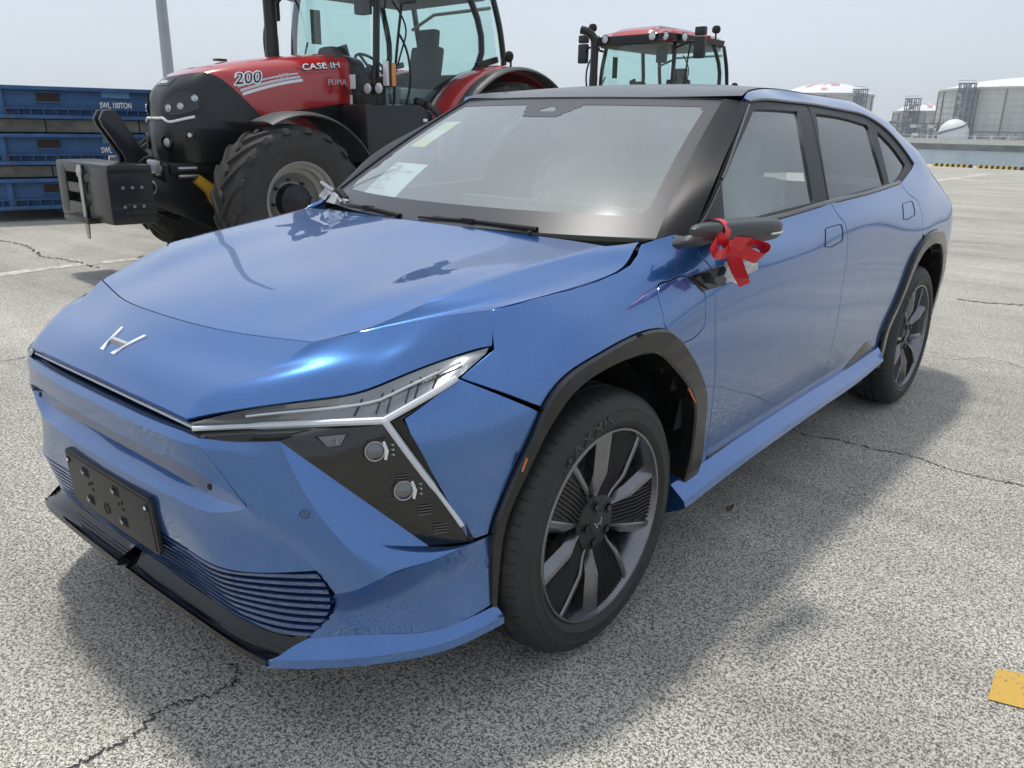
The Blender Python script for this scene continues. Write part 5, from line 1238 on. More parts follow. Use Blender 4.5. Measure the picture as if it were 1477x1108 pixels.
slots = [(X_OUT, 2.93, 0, .50), (-X_OUT, 0, 1, .2), (-X_OUT, 2.93, 1, .7)]
for s_ in slots: place_wheel(proto, *s_, False)
place_wheel(proto, X_OUT, 0, 0, math.radians(15), True)
# ---------------- things on and in the car
def ws_world(u_, t, off): 
    p = ws_pt(u_, t); e = .01; nn = np.cross(ws_pt(u_+e, t)-ws_pt(u_-e, t), ws_pt(u_, t+e)-ws_pt(u_, t-e)); nn /= np.linalg.norm(nn); return Vector(p+nn*off)
def note():
    mb = MB(); G_ = []
    for i in range(13):
        u_ = -.755+.345*i/12; r = []
        for j in range(13): t = .135+.235*j/12; r.append(ws_world(u_+.10*(.37-t)*0, t, -.012-.012*(1-j/12)**2))
        G_.append(r)
    mb.grid(G_, 'paper'); o = mb.build('paper_note', None, angle=180); tag(o, 'white printed sheet lying behind the lower corner of the windscreen', 'paper')
    mb = MB()
    def wp(x, y, z): return ws_world(-.735+x, .345+y, -.010+0*z)
    lines = ['VEHICLE', 'SALES CONTRACT NUMBER', 'MODEL YEAR', 'TYPE CODE', 'UNIT NUMBER', 'MODEL', 'NET WEIGHT', 'GROSS WEIGHT KG']
    y = 0
    for k, ln in enumerate(lines): text_mb(mb, ln, .020 if k else .026, (0, 0, 0), (1, 0, 0), (0, 1, 0), .0004, 'ink', warp=lambda x, y_, z, k=k: ws_world(-.735+x*1.1, .330-.022*k-(.012 if k else 0)+y_*1.0, -.009)); 
    o2 = mb.build('printed_text', o, angle=180)
    mb = MB(); 
    for j, (a, b, m) in enumerate(((.50, .585, 'yellowp'), (.585, .665, 'paper'), (.665, .745, 'yellowp'), (.745, .76, 'paper'))): mb.grid([[ws_world(-.84+.19*i/6, t, -.006) for t in np.linspace(a, b, 4)] for i in range(7)], m)
    o = mb.build('sticker', None, angle=180); tag(o, 'yellow and white striped sticker inside the windscreen edge nearest the tractor', 'sticker')
note()
# ---------------- red ribbon bow tied round the mirror, with a wrapped packet
def ribbon_strip(mb, pts, wdir, w_, m='red', n_=24, thick=.0012):
    P = cr(pts, n_); W = cr(wdir, n_); G_ = []
    for p, d in zip(P, W):
        d = d/np.linalg.norm(d); G_.append([p+d*w_*k for k in (-.5, -.17, .17, .5)])
    mb.grid(G_, m)
    mb.grid([[q_+np.array((thick, -thick, 0)) for q_ in r] for r in G_], m)
def bow():
    t = empty('ribbon_bow', (1.0, .47, 1.09), 'red satin ribbon bow tied round the black door mirror', 'ribbon', local=False)
    k = np.array((0.985,0.503,1.115)); V_ = lambda px, dx: np.array(px)
    # loop to the left
    mb = MB(); a = np.array((0.990,0.498,1.130)); 
    ribbon_strip(mb, [k, (1.000,0.423,1.143), (1.010,0.368,1.134), (1.020,0.356,1.117), (1.020,0.413,1.102), (0.995,0.492,1.111)], [(.2, -.1, .9), (.15, -.2, .9), (.5, -.3, .6), (.2, -.3, .9), (.2, -.2, .9), (.2, -.1, .9)], .040); mb.build('loop', t, angle=180, fix=False)
    mb = MB(); ribbon_strip(mb, [k, (1.010,0.550,1.115), (1.030,0.612,1.109), (1.045,0.641,1.095), (1.045,0.623,1.072), (1.020,0.584,1.082), (0.990,0.541,1.097)], [(.1, 0, 1), (.1, -.1, 1), (.3, -.3, .9), (.8, -.3, .5), (.3, -.3, .8), (.1, -.2, .9), (.1, 0, 1)], .046); mb.build('loop', t, angle=180, fix=False)
    mb = MB(); ribbon_strip(mb, [k+np.array((.01, -.01, -.005)), (1.010,0.502,1.087), (1.015,0.527,1.050), (1.020,0.558,1.014)], [(.9, .3, .05), (.9, .3, .1), (.9, .25, .15), (.9, .2, .1)], .040)
    mb.build('tail', t, angle=180, fix=False)
    mb = MB(); ribbon_strip(mb, [(1.000,0.516,1.076), (1.000,0.563,1.030), (1.000,0.603,0.999), (1.000,0.622,0.982)], [(.9, .3, .1), (.9, .3, .1), (.8, .3, .4), (.8, .3, .5)], .036); mb.build('tail', t, angle=180, fix=False)
    mb = MB(); mb.box(k+np.array((.006, -.008, 0)), (.022, .016, .030), 'red', bev=.006); mb.build('knot', t)
    mb = MB(); ring = []
    for i in range(25):
        a = 2*PI*i/24; ring.append((.950+.044*math.cos(a), .485+.010*math.sin(a), 1.149+.038*math.sin(a)))
    ribbon_strip(mb, ring, [(.1, 1, 0)]*25, .030, n_=48); mb.build('band', t, angle=180, fix=False)
bow()
def packet():
    t = empty('wrapped_packet', (1.0, .52, .98), 'small clear plastic packet with crumpled foil hanging under the red ribbon', 'packet', local=False)
    rnd = random.Random(4); mb = MB(); G_ = []
    A, B, C_, D_ = (np.array(p) for p in ((0.975,0.526,1.060), (0.990,0.737,1.047), (0.985,0.669,1.002), (0.975,0.549,0.993)))
    for i in range(12):
        r = []
        for j in range(12): u_, v_ = i/11, j/11; p = A*(1-u_)*(1-v_)+B*u_*(1-v_)+D_*(1-u_)*v_+C_*u_*v_; r.append(p+np.array((rnd.uniform(-.004, .004), -rnd.uniform(0, .008), 0)))
        G_.append(r)
    mb.grid(G_, 'plastic_film'); mb.build('wrapper', t, angle=20, fix=False)
    mb = MB(); c = np.array((0.975,0.713,1.033)); G_ = []
    for i in range(9):
        r = []
        for j in range(9): a = (i/8-.5)*2; b = (j/8-.5)*2; r.append(c+np.array((.0+.006*(1-a*a)*(1-b*b)+rnd.uniform(-.004, .004), a*.045, b*.028)))
        G_.append(r)
    mb.grid(G_, 'steel'); mb.build('foil', t, angle=10, fix=False)
    mb = MB(); mb.grid([[np.array((0.968,0.551,1.048)), np.array((0.968,0.611,1.028))], [np.array((0.968,0.571,0.999)), np.array((0.968,0.642,0.977))]], 'paper'); mb.build('slip', t, fix=False)
packet()
# silver bracket lying at the far corner of the windscreen
def bracket():
    c = Vector((-.66, .36, 1.135)); t = empty('wiper_bracket', c, 'shiny metal clamp with a black lever lying at the far foot of the windscreen', 'clamp')
    mb = MB(); mb.box((-.03, 0, .045), (.085, .012, .035), 'steel', Matrix.Rotation(.35, 3, 'Y') @ Matrix.Rotation(.9, 3, 'X'), bev=.003); mb.build('plate', t)
    mb = MB(); mb.tube([(-.03, 0, .03), (.03, -.01, .02), (.075, -.02, -.005)], [.010, .012, .008], 'steel', 10); mb.build('lever', t)
    mb = MB(); mb.box((.05, 0, .022), (.055, .03, .024), 'matte', Matrix.Rotation(.6, 3, 'Y'), bev=.006); mb.box((.085, -.01, .0), (.03, .02, .02), 'steel', Matrix.Rotation(.3, 3, 'Y'), bev=.004); mb.build('grip', t)
    mb = MB(); mb.add([(-.075, -.02, .012), (-.02, -.03, .0), (-.005, .0, .05), (-.055, .0, .045)], [(0, 1, 2, 3)], 'plastic_film'); mb.add([(.0, -.04, -.005), (.06, -.045, -.01), (.055, -.02, .025), (.01, -.01, .03)], [(0, 1, 2, 3)], 'plastic_film'); mb.build('film', t, fix=False)
bracket()
# dry leaf on the ground
def leaf():
    p = Vector((0.840,1.073,0.000)); mb = MB(); G_ = []
    for i in range(7):
        u_ = i/6; w_ = .010*math.sin(PI*(.1+.85*u_)); G_.append([(u_*.06-.03, -w_, .010+.006*math.sin(3*u_)), (u_*.06-.03, 0, .004), (u_*.06-.03, w_, .009)])
    mb.grid(G_, 'leafm'); o = mb.build('dry_leaf', None, angle=180, fix=False); o.location = p; o.rotation_euler.z = 1.9; tag(o, 'small curled brown leaf on the ground beside the front wheel', 'leaf')
M['leafm'] = mat('dry_leaf', (.24, .16, .09), .8)
leaf()
# ================================================================== RED TRACTORS (built round the front axle's middle, nose towards -y)
M['tred'] = mat('tractor_red', (.42, .010, .014), .22, 0, 1, .5, .03)
M['tblack'] = mat('tractor_black', (.008, .009, .010), .28, bump=(120, .1))
M['tdark'] = mat('tractor_frame', (.008, .009, .011), .42)
M['tgrey'] = mat('fender_grey', (.05, .052, .055), .45)
M['twheel'] = mat('wheel_grey', (.30, .29, .27), .4, 0, .3)
M['tglass'] = glass('cab_glass', (.76, .92, .90), 1.5, .03)
M['tseat'] = mat('cab_seat', (.045, .05, .052), .7)
M['tint'] = mat('cab_inner', (.20, .21, .17), .7)
M['amber'] = mat('amber_lens', (.60, .22, .02), .2, 0, .8)
M['yellowpart'] = mat('yellow_part', (.60, .32, .02), .45)
M['lugm'] = mat('lug_rubber', (.034, .031, .029), .75, noise=(14, .3), bump=(60, .3))
M['lens_w'] = mat('work_lamp', (.60, .62, .64), .12, .3, 1)
M['stripe'] = mat('silver_stripe', (.60, .60, .62), .35, .3)
M['bluecap'] = mat('blue_cap', (.02, .07, .45), .4)
T_POS = Vector((-5.642, 2.987, 0)); T_ROT = -.0616
trac = empty('tractor', T_POS, 'red and black tractor numbered 200 with a front weight, parked beside the blue stack', 'tractor', rz=T_ROT, group='red tractors parked in line')
red_f = [(0, -.63, 1.805), (.20, -.55, 1.83), (.35, -.40, 1.838), (.435, -.20, 1.70), (.45, .04, 1.48)]
red_m0 = [(0, -.42, 1.885), (.22, -.36, 1.895), (.385, -.20, 1.865), (.443, -.04, 1.73), (.452, .18, 1.495)]
red_m = [(0, .10, 2.00), (.23, .13, 1.995), (.395, .22, 1.925), (.448, .32, 1.77), (.452, .52, 1.545)]
red_r = [(0, 1.12, 2.125), (.25, 1.12, 2.115), (.415, 1.11, 2.035), (.462, 1.10, 1.86), (.460, 1.12, 1.625)]
mb = MB(); G_ = loft([red_f, red_m0, red_m, red_r], 26, 28); mb.grid(G_, 'tred'); mb.grid([[p for p in G_[-1]], [np.array(p)*np.array((.96, 1, 1))+np.array((0, .0, -.05)) for p in G_[-1]]], 'tred')
bonnet = mb.build('bonnet', trac, mirror=True, angle=40, weld=1e-4); bonnet_half = G_
# dark panel behind the bonnet
mb = MB(); mb.grid([G_[-1], [np.array(p)*np.array((1.02, 1, 1))+np.array((0, .20, -.03)) for p in G_[-1]], [np.array((p[0]*1.05, 1.38, p[2]-.25)) for p in G_[-1]]], 'tblack'); mb.build('rear_shroud', trac, mirror=True, fix=False)
mb = MB(); mb.box((0, 1.25, 1.4), (.9, .5, .8), 'tdark'); mb.box((0, .55, 1.35), (.84, 1.2, .5), 'tdark'); mb.build('engine_shroud', trac)
n1 = [(0, -.755, 1.65), (.17, -.74, 1.66), (.34, -.62, 1.68), (.43, -.40, 1.60), (.455, -.02, 1.44)]
n2 = [(0, -.80, 1.45), (.18, -.775, 1.45), (.36, -.66, 1.46), (.45, -.44, 1.44), (.462, -.02, 1.37)]
n3 = [(0, -.82, 1.36), (.18, -.795, 1.36), (.36, -.69, 1.36), (.45, -.47, 1.35), (.462, .04, 1.28)]
n4 = [(0, -.835, 1.22), (.18, -.805, 1.22), (.345, -.71, 1.21), (.43, -.50, 1.20), (.455, .02, 1.18)]
n5 = [(0, -.80, 1.04), (.16, -.78, 1.04), (.310, -.69, 1.04), (.40, -.50, 1.04), (.42, -.05, 1.04)]
mb = MB(); G_ = loft([red_f, n1, n2, n3, n4, n5], 26, 30, (2, 3)); mb.grid(G_, 'tblack'); nose = mb.build('nose_cowl', trac, mirror=True, angle=30, weld=1e-4)
bvn = BVHTree.FromPolygons([v.co for v in nose.data.vertices], [list(p.vertices) for p in nose.data.polygons])
bvb = BVHTree.FromPolygons([v.co for v in bonnet.data.vertices], [list(p.vertices) for p in bonnet.data.polygons])
def snap(bv_, p, off):
    c, n_, i, d = bv_.find_nearest(Vector(p)); 
    if n_.dot(c-Vector((0, .3, 1.4))) < 0: n_ = -n_
    return c+n_*off
def patch_on(bv_, corners, off, m, name, parent, k=6, th=0):
    """a sheet snapped to a surface between four or more corners (fan of strips between the first and second half)"""
    h = len(corners)//2; A = cr(corners[:h], k) if h > 2 else cr(corners[:2], k); B = cr(corners[h:][::-1], k) if h > 2 else cr(corners[2:][::-1], k)
    mb = MB(); mb.grid([[snap(bv_, np.array(a)*(1-t)+np.array(b)*t, off) for t in np.linspace(0, 1, k)] for a, b in zip(A, B)], m); return mb.build(name, parent, angle=60, fix=False)
# headlamps
for sx in (1, -1):
    f_ = lambda p: (p[0]*sx, p[1], p[2])
    c = [f_(p) for p in ((.15, -.78, 1.57), (.32, -.66, 1.70), (.43, -.48, 1.665), (.44, -.52, 1.50), (.29, -.72, 1.435), (.155, -.79, 1.46))]
    o = patch_on(bvn, c, .010, 'tdark', 'headlight', trac, 10)
    c = [f_(p) for p in ((.175, -.77, 1.55), (.32, -.66, 1.665), (.40, -.54, 1.64), (.41, -.56, 1.52), (.29, -.72, 1.462), (.18, -.78, 1.475))]
    patch_on(bvn, c, .018, 'lampd', 'lamp_lens', o, 10)
    for p in ((.235, -.75, 1.525), (.385, -.58, 1.61), (.32, -.68, 1.54)):
        q_ = snap(bvn, f_(p), .018); d_ = (q_-snap(bvn, f_(p), 0)).normalized(); mb = MB(); r0 = .034 if p[2] < 1.53 else .03
        mb.lathe([(0, r0), (.008, r0), (.004, r0*.75), (.010, r0*.35), (.010, .0005)], q_, d_, 'lens', 16); mb.build('reflector', o)
    mb = MB(); P = [snap(bvn, f_(p), .014) for p in ((.01, -.80, 1.43), (.12, -.79, 1.43), (.16, -.78, 1.43), (.21, -.77, 1.405), (.30, -.72, 1.41), (.40, -.60, 1.45))]; mb.tube(cr(P, 16), .013, 'logo', 8); mb.build('silver_strip', trac)
    for p, r0 in (((.20, -.80, 1.22), .055), ((.385, -.66, 1.29), .034)):
        q_ = snap(bvn, f_(p), -.005); d_ = (snap(bvn, f_(p), .02)-q_).normalized(); mb = MB()
        mb.lathe([(0, r0*1.45), (.022, r0*1.35), (.026, r0), (.006, r0*.9)], q_, d_, 'tblack', 20); mb.lathe([(.008, r0*.75), (.016, r0*.5), (.016, .0005)], q_, d_, 'lens_w', 14); mb.build('work_lamp', trac)
# bonnet top lamp line, vents, letters, stripes
mb = MB(); mb.box((0, -.10, 1.985), (.10, .10, .02), 'tblack', bev=.005); mb.build('vent', trac)
def side_word(body, size, y0, z0, m, name, sl=.18, bold=0, depth=.004, off=.003, xs=1., shear=.2):
    mb = MB()
    def wp(x, y, z): return snap(bvb, (.47, y0+x*xs, z0+y+sl*x*xs), off+max(z, 0)*1.0+.0005)
    text_mb(mb, body, size, (0, 0, 0), (1, 0, 0), (0, 1, 0), depth, m, warp=wp, bold=bold, shear=shear); return mb.build(name, trac, angle=30, fix=False)
side_word('200', .185, -.20, 1.755, 'logo', 'number', .10, bold=.014, depth=.002, off=.002)
side_word('200', .185, -.20, 1.755, 'tdark', 'number', .10, bold=.0, depth=.002, off=.0045)
side_word('AFS', .075, .25, 1.825, 'stripe', 'lettering', .10)
patch_on(bvb, [(.47, .47, 1.985), (.46, 1.06, 2.06), (.47, 1.07, 1.955), (.47, .60, 1.885)], .006, 'tred', 'badge_panel', trac, 10)
side_word('CASE IH', .125, .54, 1.925, 'tdark', 'lettering', .10, bold=.008, depth=.002, off=.009, shear=0)
side_word('CASE IH', .125, .54, 1.925, 'logo', 'lettering', .10, bold=.001, depth=.002, off=.0125, shear=0)
side_word('PUMA', .085, .82, 1.785, 'stripe', 'lettering', .05, shear=0)
for k, (z0, h) in enumerate(((1.735, .018), (1.700, .026), (1.668, .030))):
    mb = MB(); P = []
    for t in np.linspace(0, 1, 20):
        y = -.17+.02*k+(.66)*t; z = z0+.13*t+.03*math.sin(PI*t*.7); hh = h*(1-.1*t); P.append([snap(bvb, (.47, y, z-hh/2), .0025), snap(bvb, (.47, y, z+hh/2), .0025)])
    mb.grid(P, 'stripe' if k < 2 else 'logo'); mb.build('stripe', trac, fix=False)
mb = MB()
def wp(x, y, z): return snap(bvn, (x-.0, -.66-.13*(.5-y*8)*.5, 1.745+y), .007+z)
text_mb(mb, 'CASE IH', .045, (0, 0, 0), (1, 0, 0), (0, 1, 0), .003, 'logo', align='CENTER', warp=wp, bold=.002); mb.build('lettering', trac, fix=False)
patch_on(bvn, [(-.15, -.62, 1.80), (.15, -.62, 1.80), (.13, -.70, 1.72), (-.13, -.70, 1.72)], .004, 'gloss_black', 'badge_panel', trac)
# chassis and front axle
def part(name, fn, parent=trac, **k): mb = MB(); fn(mb); return mb.build(name, parent, **k)
part('front_frame', lambda b: (b.box((0, -.45, .86), (.62, .9, .34), 'tdark', bev=.03), b.box((0, .8, .80), (.46, 2.2, .36), 'tdark', bev=.02), b.box((0, -.65, .99), (.72, .42, .10), 'tdark', bev=.02)))
part('front_axle', lambda b: (b.tube([(-.85, 0, .66), (.85, 0, .66)], .11, 'tdark', 14), b.box((0, 0, .68), (.5, .3, .3), 'tdark', bev=.05), b.lathe([(0, .17), (.12, .17), (.2, .12)], (.62, 0, .68), (1, 0, 0), 'tdark', 20), b.lathe([(0, .17), (.12, .17), (.2, .12)], (-.62, 0, .68), (-1, 0, 0), 'tdark', 20)))
part('gearbox', lambda b: (b.box((0, 1.9, .85), (.6, 1.2, .55), 'tdark', bev=.04), b.tube([(-.9, 2.88, .95), (.9, 2.88, .95)], .19, 'tdark', 16)))
for sx in (1, -1):
    part('yellow_guard', lambda b: b.tube([(.33*sx, -.62, .90), (.34*sx, -.50, .80), (.34*sx, -.42, .64), (.33*sx, -.36, .52)], [.05, .06, .055, .045], 'yellowpart', 10))
    part('warning_label', lambda b: b.box((.352*sx, -.28, .98), (.004, .06, .10), 'yellowp'))
    part('coupler', lambda b: [b.tube([(.37*sx, -.80+.0, .99-.07*k), (.37*sx, -.62, .99-.07*k)], .022, 'steel', 10) for k in range(2)])
    part('pivot_plate', lambda b: (b.box((.36*sx, -.98, 1.0), (.02, .05, .13), 'steel', bev=.01), b.tube([(.34*sx, -.98, 1.0), (.39*sx, -.98, 1.0)], .03, 'steel', 12)))
# weight block with its openings
def weight():
    w_ = empty('w', (0, 0, 0), None, None) if False else None
    t = trac
    def f(b):
        y0, y1 = -1.53, -1.15
        # frame of the block, openings left and right of the middle
        b.box((.02, (y0+y1)/2, 1.00), (1.24, y1-y0, .10), 'tblack', bev=.03)
        b.box((.02, (y0+y1)/2, .62), (1.24, y1-y0, .15), 'tblack', bev=.03)
        b.box((.02, -1.32, .80), (1.18, .26, .34), 'tblack', bev=.02)
        for x, ww in ((-.48, .22), (.41, .45)): b.box((x, (y0+y1)/2-.002, .80), (ww, y1-y0+.004, .44), 'tblack', bev=.03)
        b.box((-.06, -1.50, .55), (.60, .2, .05), 'tblack', bev=.02)
        b.box((-.08, y0+.03, .82), (.60, .05, .09), 'tblack', bev=.015)
        b.box((.58, -1.28, .68), (.14, .28, .10), 'tblack', bev=.02)
    o = part('front_weight', f)
    part('hitch_pin', lambda b: (b.tube([(.07, -1.55, .98), (.07, -1.55, .46), (.075, -1.55, .38)], [.022, .020, .012], 'steel', 12), b.lathe([(0, .03), (.05, .035), (.1, .02)], (.07, -1.55, .93), (0, 0, 1), 'steel', 12)), o)
    part('maker_plate', lambda b: (b.box((-.10, -1.532, .825), (.24, .004, .05), 'gloss_black')), o)
    part('bolt', lambda b: b.lathe([(0, .016), (.012, .014), (.012, .0005)], (.640, -1.42, .86), (1, 0, 0), 'steel', 8), o)
    for i in range(3):
        for j in range(2):
            if i or j: part('bolt', lambda b: b.lathe([(0, .016), (.012, .014), (.012, .0005)], (.640, -1.42+i*.08, .86-j*.16), (1, 0, 0), 'steel', 8), o)
weight()
for sx in (1, -1):
    part('lower_link', lambda b: (b.prism([(-1.22, .90), (-1.05, .92), (-.40, .58), (-.42, .46), (-.56, .44), (-1.16, .72), (-1.26, .78)], (.40*sx, 0, 0), (0, 1, 0), (0, 0, 1), .06, 'tblack'), b.lathe([(-.02, .075), (.08, .075), (.085, .045), (.075, .045)], (.40*sx, -1.12, .84), (sx, 0, 0), 'steel', 20)), bevel=.006)
    part('link_hook', lambda b: b.box((.44*sx, -1.06, 1.02), (.05, .08, .12), 'steel', bev=.015))
part('top_link', lambda b: (b.prism([(-1.16, 1.02), (-.98, 1.02), (-.98, 1.10), (-1.17, 1.44), (-1.23, 1.50), (-1.31, 1.49), (-1.35, 1.42), (-1.33, 1.36), (-1.17, 1.10)], (.10, 0, 0), (0, 1, 0), (0, 0, 1), .05, 'tblack'), b.prism([(-1.16, 1.02), (-.98, 1.02), (-.98, 1.10), (-1.17, 1.44), (-1.23, 1.50), (-1.31, 1.49), (-1.35, 1.42), (-1.33, 1.36), (-1.17, 1.10)], (-.04, 0, 0), (0, 1, 0), (0, 0, 1), .05, 'tblack')), bevel=.006)
part('top_link_pin', lambda b: b.tube([(-.06, -1.27, 1.43), (.14, -1.27, 1.43)], .028, 'steel', 12))
part('hydraulic_ram', lambda b: (b.tube([(.05, -1.24, 1.40), (.05, -.86, 1.0)], .022, 'steel', 10), b.tube([(.05, -1.15, 1.30), (.05, -.95, 1.09)], .038, 'tblack', 12)))
# hoses
part('hose', lambda b: b.tube(cr([(.30, -.9, 1.0), (.34, -1.05, 1.1), (.33, -1.15, 1.0), (.36, -1.1, .85), (.3, -.8, .7)], 20), .012, 'matte', 8))
part('hose', lambda b: b.tube(cr([(.30, -.8, .8), (.37, -1.0, .62), (.35, -1.1, .66), (.3, -.9, .5)], 20), .012, 'matte', 8))
# wheels
def tractor_wheel(R, wd, rr, nl):
    root = MB(); prof = [(-wd*.46, rr), (-wd*.5, rr+.04), (-wd*.53, rr+(R-rr)*.45), (-wd*.49, R*.90), (-wd*.42, R*.945), (0, R*.955), (wd*.42, R*.945), (wd*.49, R*.90), (wd*.53, rr+(R-rr)*.45), (wd*.5, rr+.04), (wd*.46, rr)]
    root.lathe(prof, (0, 0, 0), (1, 0, 0), 'lugm', 72); ty = root.build('tyre', trac, angle=45)
    lug = None
    for s_ in (1, -1):
        for k in range(nl):
            a0 = 2*PI*(k+(.5 if s_ < 0 else 0))/nl; rows = []
            for t in np.linspace(0, 1, 7):
                x = s_*(-.02+t*(wd*.52)); a = a0-(t**1.15)*.42*(1 if t < 2 else 1); ww = .030+.012*t; base = R*.94-.03*t; top = R-.012*t*t*2
                if t > .95: top = R*.965
                a_ = a; c, s2 = math.cos, math.sin
                pts = []
                for da, r_ in ((-ww*1.3, base), (-ww*.8, top), (ww*.8, top), (ww*1.3, base)):
                    an = a_+da/R; pts.append((x, r_*c(an), r_*s2(an)))
                rows.append(pts)
            x = s_*wd*.535; an = a0-.42-.02; rows.append([(x, R*.90*math.cos(an+d_/R), R*.90*math.sin(an+d_/R)) for d_ in (-.05, -.03, .03, .05)])
            m_ = MB(); m_.grid(rows, 'lugm'); m_.add(rows[0], [(0, 1, 2, 3)], 'lugm'); m_.build('lug', ty, angle=30)
    r = MB(); r.lathe([(wd*.46, rr+.012), (wd*.48, rr), (wd*.44, rr-.02), (wd*.38, rr-.025), (wd*.34, rr-.055), (wd*.05, rr-.06), (-.02, rr*.62), (.02, rr*.5), (.03, .0005)], (0, 0, 0), (1, 0, 0), 'twheel', 60)
    r.lathe([(wd*.20, rr-.052), (wd*.17, rr-.10), (wd*.15, rr-.10), (wd*.12, rr-.055)], (0, 0, 0), (1, 0, 0), 'twheel', 60); r.lathe([(-wd*.46, rr), (-wd*.40, rr-.05), (wd*.05, rr-.06)], (0, 0, 0), (1, 0, 0), 'twheel', 40)
    rim = r.build('rim', trac, angle=35)
    h = MB(); h.lathe([(.0, .17), (.12, .16), (.15, .10), (.16, .0005)], (0, 0, 0), (1, 0, 0), 'tdark', 20); hub = h.build('hub', rim)
    for k in range(8):
        a = 2*PI*k/8; h = MB(); h.lathe([(.02, .016), (.06, .014), (.06, .0005)], (0, .20*math.cos(a), .20*math.sin(a)), (1, 0, 0), 'tdark', 6); h.build('wheel_nut', rim)
    return [ty, rim]
def put(parts, x, y, z, mir, first, sc=1.0, spin=0):
    for p in parts:
        c = p
        if not first:
            c = p.copy(); COL.objects.link(c)
            for ch in kids(p): d_ = ch.copy(); COL.objects.link(d_); d_.parent = c
        c.location = (x, y, z); c.rotation_euler = (spin, 0, PI if mir else 0); c.scale = (sc, sc, sc)
fw = tractor_wheel(.705, .50, .37, 18)
put(fw, -.95, 0, .700, True, False, spin=.1); 
put(fw, .93, 2.88, .955, False, False, sc=1.36, spin=.2); put(fw, -.93, 2.88, .955, True, False, sc=1.36); put(fw, .95, 0, .700, False, True, spin=.12)
# mudguards
def guard(name, yc, zc, R, x0, x1, a0, a1, m, edge=None, th=.012, dome=.03):
    def f(b):
        G_ = []
        for i in range(31):
            a = a0+(a1-a0)*i/30; G_.append([(x, yc-math.cos(a)*(R-dome*((2*(x-x0)/(x1-x0)-1)**4)), zc+math.sin(a)*(R-dome*((2*(x-x0)/(x1-x0)-1)**4))) for x in np.linspace(x0, x1, 10)])
        b.grid(G_, m); G2_ = [[(p[0], yc+(p[1]-yc)*(1-th/R), zc+(p[2]-zc)*(1-th/R)) for p in r] for r in G_]; b.grid(G2_, m); b.grid([[r[-1] for r in G_], [r[-1] for r in G2_]], m); b.grid([[r[0] for r in G_], [r[0] for r in G2_]], m)
    return part(name, f, fix=False, angle=50)
for sx in (1, -1):
    guard('front_mudguard', .13, .68, .84, *( (.70, 1.16) if sx > 0 else (-1.16, -.70)), math.radians(62), math.radians(172), 'tgrey')
    part('mudguard_bracket', lambda b: b.prism([(-.25, 1.42), (.35, 1.46), (.55, 1.30), (.2, 1.28)], (.74*sx, 0, 0), (0, 1, 0), (0, 0, 1), .03, 'tred'))
    # rear guard: red shell with side cheek and black flare
    guard('rear_mudguard', 2.88, .95, 1.13, *((.62, 1.10) if sx > 0 else (-1.10, -.62)), math.radians(5), math.radians(150), 'tred', dome=.07)
    guard('rear_flare', 2.88, .95, 1.105, *((1.08, 1.30) if sx > 0 else (-1.30, -1.08)), math.radians(8), math.radians(150), 'tgrey', dome=.03)
    part('guard_cheek', lambda b: b.prism([(2.88-1.1*math.cos(a), .95+1.1*math.sin(a)) for a in np.linspace(math.radians(5), math.radians(150), 20)]+[(3.6, 1.3), (2.88, 1.3), (2.2, 1.2), (1.9, .95)], (.60*sx+.012, 0, 0), (0, 1, 0), (0, 0, 1), .02, 'tdark'), fix=True)
part('width_lamp', lambda b: (b.tube([(1.0, 2.95, 2.04), (1.0, 2.95, 2.14)], .012, 'matte', 8), b.lathe([(-.02, .03), (0, .062), (.03, .06), (.05, .03), (.05, .0005)], (1.0, 2.93, 2.17), (0, -1, .1), 'matte', 18)))
# fuel tank and steps on the left
part('fuel_tank', lambda b: b.prism([(.86, 1.60), (1.56, 1.62), (1.72, 1.54), (1.80, 1.35), (1.82, .80), (1.5, .52), (.98, .52), (.88, .8)], (.60, 0, 0), (0, 1, 0), (0, 0, 1), .44, 'tblack'), bevel=.045, angle=50)
part('tank_cap', lambda b: b.lathe([(0, .055), (.02, .065), (.07, .065), (.08, .055), (.08, .0005)], (.92, 1.64, 1.60), (0, .2, 1), 'tblack', 16))
part('blue_cap', lambda b: b.lathe([(0, .05), (.06, .055), (.08, .04), (.08, .0005)], (1.03, 1.66, 1.10), (.8, .3, .5), 'bluecap', 14))
part('tank_label', lambda b: b.box((1.045, 1.62, 1.46), (.004, .055, .03), 'logo'))
part('fuel_hose', lambda b: b.tube(cr([(.98, 1.70, 1.62), (1.0, 1.86, 1.5), (1.0, 1.90, 1.25), (.95, 1.9, 1.0)], 16), .032, 'tgrey', 10))
for k in range(3): part('step', lambda b: b.box((1.0, 1.35, .42+.22*k-.0), (.22, .38, .03), 'tdark'))
